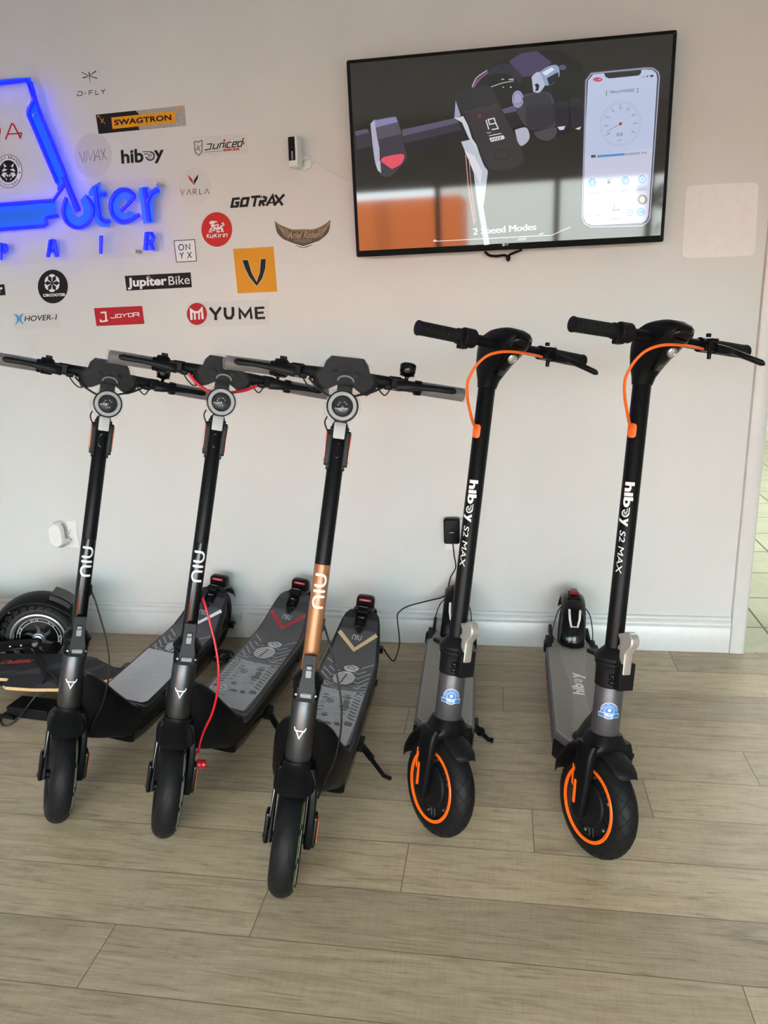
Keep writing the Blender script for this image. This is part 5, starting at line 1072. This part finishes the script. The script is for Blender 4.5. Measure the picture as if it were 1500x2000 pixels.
    obj('lens', MB().lathe([(.0095, .001), (.006, .003), (.001, .0036)], Q(0, fm(1.100) + .005, 1.100), (0, -.8, -.6), 20, cap=False), REFLW, hl)
    # handlebar
    B = lambda x, df=0, ds=0: Q(x, .056 + df, 1.132 + ds)
    P_('handlebar', MB().tube([B(-.15), B(.15)], .0125, 18), BLACK)
    for s_ in (-1, 1):
        mb = MB(); n = 36; xs = [.142 + (.2515 - .142) * i / n for i in range(n + 1)]
        mb.tube([B(s_ * x) for x in xs], [.0163 - .0009 * (i % 2) for i in range(n + 1)], 22); mb.tube([B(s_ * .139), B(s_ * .1405), B(s_ * .145), B(s_ * .146)], [.015, .0182, .0182, .016], 22); mb.tube([B(s_ * .2505), B(s_ * .254), B(s_ * .2545)], [.0172, .0172, .015], 22)
        P_('grip', mb, RUBBER, smooth=25)
    mb = MB().tube([B(-.131), B(-.129), B(-.099), B(-.097)], [.0195, .0225, .0225, .0195], 26); mb.box(B(-.128, .0, -.016), (.02, .02, .022)); P_('thumb_throttle', mb, BLACKM, bevel=.002)
    mb = MB().tube([B(.104), B(.132)], .0172, 20).box(B(.118, .022, -.006), (.034, .03, .022)).box(B(.128, .012, .004), (.022, .03, .02)).box(B(.105, .026, -.010), (.014, .012, .014)); mb.lathe([(.006, .016), (.006, .024)], B(.112, .02, 0), (0, 0, 1), 10).lathe([(.005, 0), (.005, -.030)], B(.118, .022, -.004), (0, 0, 1), 10)
    bl = P_('brake_lever', mb, BLACK, bevel=.002)
    lp = [B(.122, .034, -.010), B(.150, .040, -.012), B(.172, .034, -.010), B(.200, .032, -.014), B(.228, .042, -.022), B(.250, .053, -.030), B(.257, .055, -.032)]
    mb = MB().loft([[p + V3((a * .3, a, b)) for a, b in sup(d, h, 3, 12)] for p, d, h in zip(lp, (.011, .009, .0065, .007, .007, .008, .004), (.011, .010, .007, .007, .007, .007, .004))]); obj('lever_blade', mb, BLACK, bl)
    ls = P_('lever_screw', MB().lathe([(.003, 0), (.0035, .002)], B(.13, .03, .013), (0, -.4, 1), 10), STEEL)
    cp = [(.098, .078, 1.119), (.060, .098, 1.116), (.01, .118, 1.112), (-.040, .126, 1.108), (-.075, .126, 1.101), (-.100, .118, 1.089), (-.114, .106, 1.070), (-.120, .094, 1.048), (-.119, .082, 1.025), (-.102, .066, .992), (-.070, .044, .955), (-.044, .022, .938), (-.024, .010, .926)]
    P_('brake_cable', MB().tube(smooth_path([Q(*p) for p in cp]), .0034, 12), ORANGE, label='bright orange brake cable')
    fl = Flat2(); fl.flat([(-v, u) for u, v in rrect(-.0075, -.017, .0075, .017, .0072)], ID2)
    g = fl.wrap(tube_wrap(.0215, -1.1, .003, .921), .003); P_('cable_grommet', g, ORANGE, solid=.006, bevel=.0012, label='orange cable grommet')
    # deck
    def ol(w_, y0, c, y1, tw): return [(-w_ + .040, y0), (-w_, y0 + c), (-w_, y1 - .055), (-w_ + .014, y1), (-w_ + .024, y1 + .035), (-w_ + .034, y1 + .035), (-w_ + .040, y1), (-w_ + .052, y1 - .022), (0, y1 - .034), (w_ - .052, y1 - .022), (w_ - .040, y1), (w_ - .034, y1 + .035), (w_ - .024, y1 + .035), (w_ - .014, y1), (w_, y1 - .055), (w_, y0 + c), (w_ - .040, y0)]
    o0 = ol(.0905, .235, .055, .90, 0); sc2 = lambda k, kk: [(x * k, .56 + (y - .56) * kk) for x, y in o0]
    mb = MB().loft([[V3((x, y, z)) for x, y in sc2(k, kk)] for z, k, kk in ((.062, .93, .985), (.068, .97, .995), (.112, 1, 1), (.126, 1, 1), (.130, .985, .997))])
    dk = D_('deck_body', mb, HEDGE, smooth=25)
    zt = lambda d=0: (lambda x, y: V3((x, y, .1308 + d)))
    o1 = ol(.083, .252, .052, .885, 0); mb = MB().prism(o1, lambda x, y, h: V3((x, y, h)), .128, .1318); mt = obj('deck_mat', mb, HMAT, dk, smooth=0)
    mb = MB(); T = zt(.0012)
    for j in range(64):
        y = .268 + j * .0097
        for i in range(-10, 11):
            x = i * .0078 + (.0039 if j % 2 else 0)
            if abs(x) > .078 - max(0, .31 - y) * .75 or y > .872: continue
            if y > .835 and abs(x) < .05: continue
            if abs(x) < .034 + .012 * math.sin(y * 9): continue
            mb.flat([(x - .0032, y + .0006), (x, y + .0022), (x + .0032, y + .0006), (x, y - .0024)], T)
    obj('dimples', mb, HDOT, mt, smooth=0)
    mb = MB(); put_text(mb, 'hib', T, (.018, .532), (.018, .603), (-.0195, .532), bold=.035)
    w2 = Flat2(); winged_wheel(w2, lambda x, y: (x, -y, 0), 0, 0, .0125); mb.add([T(-v.y + .004, v.x + .622) for v in w2.v], w2.f)
    put_text(mb, 'y', T, (.030, .640), (.030, .674), (-.011, .640), bold=.035); obj('deck_lettering', mb, WHITE, mt, smooth=0)
    mb = MB().tube([(0, .305, .118), (0, .27, .150), (0, .20, .222), (0, .11, .300), (0, .085, .330)], [.030, .031, .029, .028, .028], 24).lathe([(.040, .128), (.040, .134), (.036, .138)], (0, .285, 0), (0, 0, 1), 28); D_('neck_tube', mb, DGREY, smooth=50)
    mb = MB().loft([[V3((x, y, z)) for x, y in [(-w_, .285), (-w_ + .038, .232), (w_ - .038, .232), (w_, .285)]] for z, w_ in ((.058, .086), (.066, .0925), (.118, .0925))]); obj('nose_guard', mb, BLACKM, dk, bevel=.003)
    for s_ in (-1, 1): obj('side_reflector', MB().box((s_ * .0912, .70, .102), (.002, .05, .012)), RED, dk, bevel=.0008)
    # rear end
    ra = V3((0, 1.005, HR)); rt = wheel(ra, 'rear_tire', D_, False)
    mb = MB(); rows = []
    for a in range(176, 14, -6):
        t = math.radians(a); Rr = .152 + (.012 * max(0, (a - 120) / 56)); w_ = .043 - (.004 if a < 60 else 0); cv = .024
        rows.append([ra + V3((w_ * math.sin(b) / math.sin(1.4), -(Rr - cv * (1 - math.cos(b))) * math.cos(PI - t), (Rr - cv * (1 - math.cos(b))) * math.sin(t))) for b in [(-1 + j / 9) * 1.4 for j in range(19)]])
    mb.loft(rows, cap=False, closed=False); fd = D_('rear_fender', mb, BLACKG if number == 2 else BLACK, solid=.003, smooth=60)
    fp = lambda x, a, lift=0: ra + V3((x, (.154 + .012 * max(0, (a - 120) / 56) + lift - .022 * (x / .043) ** 2) * math.cos(math.radians(a)), (.154 + .012 * max(0, (a - 120) / 56) + lift - .022 * (x / .043) ** 2) * math.sin(math.radians(a))))
    mb = MB(); 
    for pts in ([(-.019, 127), (-.017, 140), (-.011, 150), (.011, 150), (.017, 140), (.019, 127)],): mb.tube([fp(x, a, .008) for x, a in pts], .0042, 8)
    obj('folding_hook', mb, PLASW, fd, label='white metal folding hook')
    mb = MB().loft([[fp(x * k, a, l) for x, a in ((-.026, 104), (.026, 104), (.022, 84), (-.022, 84))] for k, l in ((1, -.002), (.95, .006), (.8, .008))]); tl = obj('tail_light_mount', mb, BLACK, fd, bevel=.002)
    mb = MB().loft([[fp(x * k, a, l) for x, a in ((-.015, 98), (.015, 98), (.013, 88), (-.013, 88))] for k, l in ((1, .006), (.9, .016), (.7, .018))]); obj('tail_light', mb, mat('dark_red_lens', '#7d1820', .2), tl, bevel=.0015, label='dark red tail light')
    mb = MB().box((0, 1.0 - .034, .2985), (.034, .002, .006)); 
    for s_ in (-1, 1):
        D_('fender_stay', MB().tube(smooth_path([fp(s_ * .040, 112, -.004), V3((s_ * .058, .925, .235)), V3((s_ * .070, .895, .185)), V3((s_ * .072, .885, .150))]), .0019, 8), BLACK)
        mb = MB().box((s_ * .070, .885, .146), (.012, .014, .024)).box((s_ * .078, .90, .118), (.022, .10, .028)).box((s_ * .068, .98, .122), (.012, .12, .03)); D_('rear_dropout', mb, BLACKM, bevel=.003)
        D_('dropout_cover', MB().box((s_ * .091, .885, .118), (.010, .042, .034)), BLACK, bevel=.004)
    # stand
    Mi = M.inverted()
    def wz(x, y, z): w_ = M @ V3((x, y, 0)); return Mi @ V3((w_.x, w_.y, z))
    top = V3((.090, .36, .098)); ft = wz(.148, .405, .008)
    mb = MB().box(top, (.026, .04, .03)).tube([top, top.lerp(ft, .45)], [.0105, .010], 10).tube([top.lerp(ft, .42), top.lerp(ft, .52)], .0145, 10).tube([top.lerp(ft, .5), ft, wz(.164, .400, .007)], [.0078, .0068, .0085], 10)
    D_('kickstand', mb, BLACK, bevel=.001)
    return sc
SPREAD = [(-1.23679, 1.6329, -.05458, .14244, .62648), (-.90548, 1.6103, -.06992, .1409, .47523), (-.52543, 1.44707, .01431, .14012, .17002)]
wave_scooter(SPREAD[0], 1, 'black electric scooter with grey deck film, leftmost of the standing row', CABLE)
wave_scooter(SPREAD[1], 2, 'black electric scooter with red brake cables and crimson chevron on its deck', mat('red_cable', '#c0142a', .35))
wave_scooter(SPREAD[2], 3, 'electric scooter with rose gold lower stem and cream chevron, middle of the row', CABLE)
orange_scooter((-.17776, 1.68548, .03259, .12516, .62258), 'black orange-cabled scooter standing beside the rose gold one', 1)
orange_scooter((.22256, 1.64904, -.01182, .08521, .54525), 'black orange-cabled scooter nearest the doorway, rightmost of the row', 2)
# ------------------------------------------------------------------ things on the floor behind the row
GRIPT = mat('grip_tape', (.016, .016, .018), .75, bump=.4, bscale=900); GT2 = mat('grip_tape_band', (.045, .046, .048), .7); PLY = mat('maple_ply', '#c9a878', .5, var=.15, vscale=90)
# longboard on its trucks
BZ = .118
bo = [(-2.75, 2.15), (-1.735, 2.15), (-1.722, 2.142), (-1.716, 2.10), (-1.70, 2.092), (-1.60, 2.088), (-1.50, 2.096), (-1.44, 2.118), (-1.39, 2.155), (-1.355, 2.178), (-1.32, 2.195), (-1.302, 2.22), (-1.31, 2.245), (-1.335, 2.256), (-1.385, 2.262), (-1.425, 2.285), (-1.49, 2.325), (-1.56, 2.342), (-1.64, 2.348), (-1.88, 2.335), (-2.75, 2.33)]
lb = tag(empty('longboard', Matrix.Translation((-1.7, 2.22, 0))), 'black electric longboard with red lettering on the floor at far left', 'skateboard')
lm = lambda x, y, h: V3((x + 1.7, y - 2.22, BZ + h))
obj('deck', MB().prism(bo, lm, -.011, 0), PLY, lb, smooth=0)
cx_, cy_ = -1.95, 2.22
mb = MB().prism([(cx_ + (x - cx_) * .999, cy_ + (y - cy_) * .985) for x, y in bo], lm, 0, .0012); gt = obj('grip_tape', mb, GRIPT, lb, smooth=0)
mb = MB(); f = lambda x, y: lm(x, y, .0016)
mb.flat([(-1.76, 2.17), (-1.52, 2.335), (-1.48, 2.32), (-1.64, 2.19)], f); mb.flat([(-1.60, 2.10), (-1.44, 2.28), (-1.42, 2.275), (-1.52, 2.10)], f); mb.flat([(-1.9, 2.16), (-1.735, 2.215), (-1.735, 2.19), (-1.86, 2.155)], f); obj('grey_bands', mb, GT2, gt, smooth=0)
mb = MB(); put_text(mb, 'MEEPO', f, (-1.715, 2.298), (-1.828, 2.278), (-1.722, 2.268), bold=.03, shear=.25); obj('lettering', mb, mat('red_orange_print', '#cf4a34', .5), gt, smooth=0)
for x in (-1.375, -2.45):
    mb = MB().box((x + 1.7, 0, .085), (.06, .05, .04)).tube([(x + 1.7, -.10, .047), (x + 1.7, .10, .047)], .009, 12); tk = obj('truck', mb, DSTEEL, lb, bevel=.003)
    for s_ in (-1, 1): obj('wheel', MB().lathe([(.025, -.024), (.04, -.025), (.0455, -.018), (.0455, .018), (.04, .025), (.025, .024)], (x + 1.7, s_ * .115, .0455), (0, 1, 0), 32), mat('dark_green_wheel', (.012, .022, .018), .4), tk)
obj('battery_case', MB().box((-.25, 0, .092), (.42, .12, .028)), BLACKM, lb, bevel=.006)
# black power brick under the board
p0 = V3((-1.628, 2.125, 0)); pb = tag(empty('power_brick', Matrix.Translation(p0) @ Matrix.Rotation(-.10, 4, 'Z')), 'black rectangular power brick on the floor below the longboard', 'charger')
obj('case', MB().box((0, 0, .02), (.165, .082, .040)), BLACKM, pb, bevel=.004)
obj('end_strain_relief', MB().tube([(-.082, .0, .02), (-.108, .002, .017)], [.006, .004], 10), BLACK, pb)
Pz = lambda px, py, z: at_z(px, py, z)
Z3b = zoom(0, 1120, 5.769)
def zl(lst): return [Pz(*Z3b(x, y), z) for x, y, z in lst]
c = zl([(350, 850, .14), (420, 960, .128), (480, 1080, .126), (505, 1180, .124), (470, 1270, .115), (400, 1380, .09), (300, 1510, .055), (220, 1620, .02), (120, 1700, .006), (40, 1710, .005), (8, 1650, .005), (40, 1590, .006), (110, 1545, .012), (165, 1535, .018)])
tag(obj('charging_cable', MB().tube(smooth_path(c), .0032, 8), CABLE), 'thin black cable looping from the longboard to the power brick', 'cable')
c = zl([(-60, 890, .16), (120, 862, .15), (260, 842, .15), (345, 850, .14), (440, 990, .125), (520, 1090, .124), (590, 1150, .124), (640, 1230, .122), (668, 1330, .10), (665, 1440, .05), (640, 1490, .042)])
tag(obj('charging_cable', MB().tube(smooth_path(c), .0036, 8), CABLE), 'thicker black cable draped over the longboard beside the knobbly wheel', 'cable')
tag(obj('cable_connector', MB().tube(zl([(0, 1600, .007), (60, 1607, .007), (160, 1632, .007)]), [.006, .008, .006], 10), BLACK), 'small black plug end lying on the floor beside the power brick', 'plug')
# rear end of an off-road scooter, the rest runs out of frame
orM = Matrix.Translation((-1.782, 2.44, 0)) @ Matrix.Rotation(math.radians(17), 4, 'Z')
ors = tag(empty('off_road_scooter', orM), 'black off-road scooter with knobbly tyre against the wall at far left', 'electric scooter')
KR = .148; kc = V3((0, 0, KR))
def ty(t, b, lift=0): 
    r = .030 + lift; rad = KR - .030 - .006 + r * math.cos(b); return kc + V3((rad * math.cos(t), -r * 1.25 * math.sin(b), rad * math.sin(t)))
mb = MB(); rings = [[ty(2 * PI * i / 64, 2 * PI * j / 18) for j in range(18)] for i in range(64)]; mb.loft(rings + [rings[0]], cap=False)
for i in range(26):
    for k, b in enumerate((-1.05, -.38, .38, 1.05)):
        t = 2 * PI * (i + .5 * (k % 2)) / 26; dt, db = .075, .22
        q0 = [ty(t + a * dt, b + c_ * db, -.002) for a, c_ in ((-1, -1), (1, -1), (1, 1), (-1, 1))]; q1 = [ty(t + a * dt * .85, b + c_ * db * .85, .008) for a, c_ in ((-1, -1), (1, -1), (1, 1), (-1, 1))]
        mb.loft([q0, q1])
tr = obj('rear_tire', mb, mat('knobbly_rubber', (.012, .0125, .013), .6, spec=.3), ors, smooth=40)
HUBM = mat('hub_grey', '#8a8c8f', .35, metal=.6)
mb = MB().lathe([(.1015, .036), (.1040, .040), (.0985, .042), (.0935, .038), (.090, .029)], kc, (0, -1, 0), 64, cap=False).lathe([(.098, -.03), (.096, .03)], kc, (0, -1, 0), 48, cap=False); rm_ = obj('wheel_rim', mb, HUBM, tr)
obj('motor_cover', MB().lathe([(.092, .026), (.084, .028), (.0, .028)], kc, (0, -1, 0), 48, cap=False), BLACKG, rm_)
mb = MB(); f = lambda x, z: kc + V3((x * 1.27, -.0290, z * 1.27))
mb.ribbon(arc(0, 0, .0555, .0555, -20, 200, 40), .0022, f, round_=False); mb.ribbon(arc(0, 0, .0645, .0645, -25, 205, 40), .0018, f, round_=False)
for a in (95, 45, -8, 150):
    t = math.radians(a)
    for d in (-.15, .15): mb.ribbon([(.056 * math.cos(t + d), .056 * math.sin(t + d)), (.064 * math.cos(t + d), .064 * math.sin(t + d))], .003, f, round_=False)
    mb.ribbon([(.0575 * math.cos(t + .07), .0575 * math.sin(t + .07)), (.0635 * math.cos(t + .05), .0635 * math.sin(t + .05)), (.0635 * math.cos(t - .05), .0635 * math.sin(t - .05)), (.0575 * math.cos(t - .07), .0575 * math.sin(t - .07))], .0018, f, round_=False)
obj('hub_print', mb, LGREY, rm_, smooth=0)
mb = MB(); f = lambda x, z: kc + V3((x * 1.27, -.0286, z * 1.27))
for i in range(6):
    t = i * PI / 3 + .4; mb.flat(sm2([(.018 * math.cos(t - .3), .018 * math.sin(t - .3)), (.036 * math.cos(t), .036 * math.sin(t)), (.047 * math.cos(t + .35), .047 * math.sin(t + .35)), (.038 * math.cos(t + .2), .038 * math.sin(t + .2)), (.020 * math.cos(t + .3), .020 * math.sin(t + .3))], 3), f)
obj('swirl_spokes', mb, mat('hub_dark_grey', '#4a4c4f', .35, metal=.5), rm_, smooth=0)
mb = MB().lathe([(.025, .026), (.024, .040), (.020, .042), (.019, .050), (.014, .052), (.012, .066), (.008, .068), (.007, .082)], kc, (0, -1, 0), 28); obj('axle', mb, HUBM, rm_)
obj('axle_nut', MB().lathe([(.013, .074), (.013, .084), (.009, .090)], kc, (0, -1, 0), 6), STEEL, rm_)
mb = MB()
rows = []
for a in range(28, 186, 6):
    t = math.radians(a); Rr = KR + .028 + (.012 * max(0, (50 - a) / 22)); w_ = .062
    rows.append([kc + V3(((Rr - .02 * (b / 1.2) ** 2) * math.cos(t), -w_ * math.sin(b) / math.sin(1.2), (Rr - .02 * (b / 1.2) ** 2) * math.sin(t))) for b in [(-1 + j / 7) * 1.2 for j in range(15)]])
    rows[-1] = [kc + V3(((Rr - .03) * math.cos(t), -w_ - .002, (Rr - .03) * math.sin(t)))] [:0] + rows[-1]
mb.loft(rows, cap=False, closed=False); fd = obj('rear_fender', mb, BLACKM, ors, solid=.004, smooth=60)
for k in range(1):
    t0, t1 = math.radians(42), math.radians(68); g = lambda t, y, l: kc + V3(((KR + .030 + l) * math.cos(t), y, (KR + .030 + l) * math.sin(t)))
    mb = MB().loft([[g(t0 + (t1 - t0) * i / 5, s_ * k_, l) for s_, i in [(-1, i) for i in range(6)] + [(1, 5 - i) for i in range(6)]] for l, k_ in ((-.004, .046), (.014, .044), (.017, .040))]); obj('fender_light', mb, BLACKG, fd, smooth=30)
mb = MB().loft([[V3((x, y, z + dz)) for dz in (-h, h)] + [V3((x, y + .012, z + dz)) for dz in (h, -h)] for x, y, z, h in ((.02, -.076, .146, .012), (-.02, -.078, .146, .022), (-.12, -.082, .150, .020), (-.2, -.082, .165, .03), (-.42, -.082, .185, .03))]); sa = obj('swing_arm', mb, BLACK, ors, bevel=.002)
for x in (-.05, -.09): obj('arm_bolt', MB().lathe([(.004, 0), (.004, .004), (.002, .005)], (x, -.0805, .147), (0, -1, 0), 10), STEEL, sa)
obj('suspension_pivot', MB().lathe([(.020, -.10), (.022, -.09), (.022, .09), (.020, .1)], (-.165, 0, .16), (0, 1, 0), 22).lathe([(.012, .1), (.012, .108), (.008, .112)], (-.165, 0, .16), (0, -1, 0), 6), DSTEEL, ors)
obj('deck_body', MB().box((-.55, 0, .235), (.62, .20, .07)), BLACKM, ors, bevel=.012)
obj('fender_bracket', MB().tube([(-.14, -.05, .24), (-.2, -.05, .235), (-.26, -.05, .235)], .012, 10), BLACK, ors)
# black cable lead from the block charger to the rose gold scooter
w0 = at_y(884, 1058, YW - .03)
cp = [w0, at_y(887, 1085, YW - .05), at_y(890, 1108, YW - .05), at_y(880, 1128, YW - .045), at_y(872, 1158, YW - .045), at_y(862, 1167, YW - .055), at_y(838, 1173, YW - .07), at_y(800, 1183, YW - .10), at_y(783, 1192, YW - .13), at_y(776, 1204, YW - .17), at_y(779, 1236, YW - .26), at_y(780, 1258, YW - .33), at_y(774, 1282, YW - .40), at_y(768, 1291, YW - .42), at_y(758, 1281, YW - .44), at_y(750, 1268, YW - .46)]
tag(obj('charging_cable', MB().tube(smooth_path(cp), .0026, 8), CABLE), 'black cable hanging from the block charger to the rose gold scooter', 'cable')
cq = [at_z(*q, z) for q, z in (((640, 1232), .22), ((652, 1222), .235), ((662, 1228), .23), ((652, 1236), .215), ((636, 1238), .20), ((640, 1252), .15), ((652, 1258), .14), ((664, 1262), .14))]
cl = at_z(437, 1290, .02)
o = tag(empty('cable_coil', Matrix.Translation((cl.x, cl.y, 0))), 'small tangle of black cable on the floor between the left two scooters', 'cable')
mb = MB(); rr = random.Random(5); pts = [(.030 * math.cos(i * .75) + rr.uniform(-.012, .012), .034 * math.sin(i * .75) + rr.uniform(-.01, .01), .012 + .035 * abs(math.sin(i * .53)) ) for i in range(26)]; mb.tube(smooth_path(pts, 4), .0038, 8); obj('loops', mb, CABLE, o)
obj('plug', MB().box((.01, -.01, .03), (.02, .03, .02), Matrix.Rotation(.5, 3, 'Z')), BLACK, o, bevel=.003)
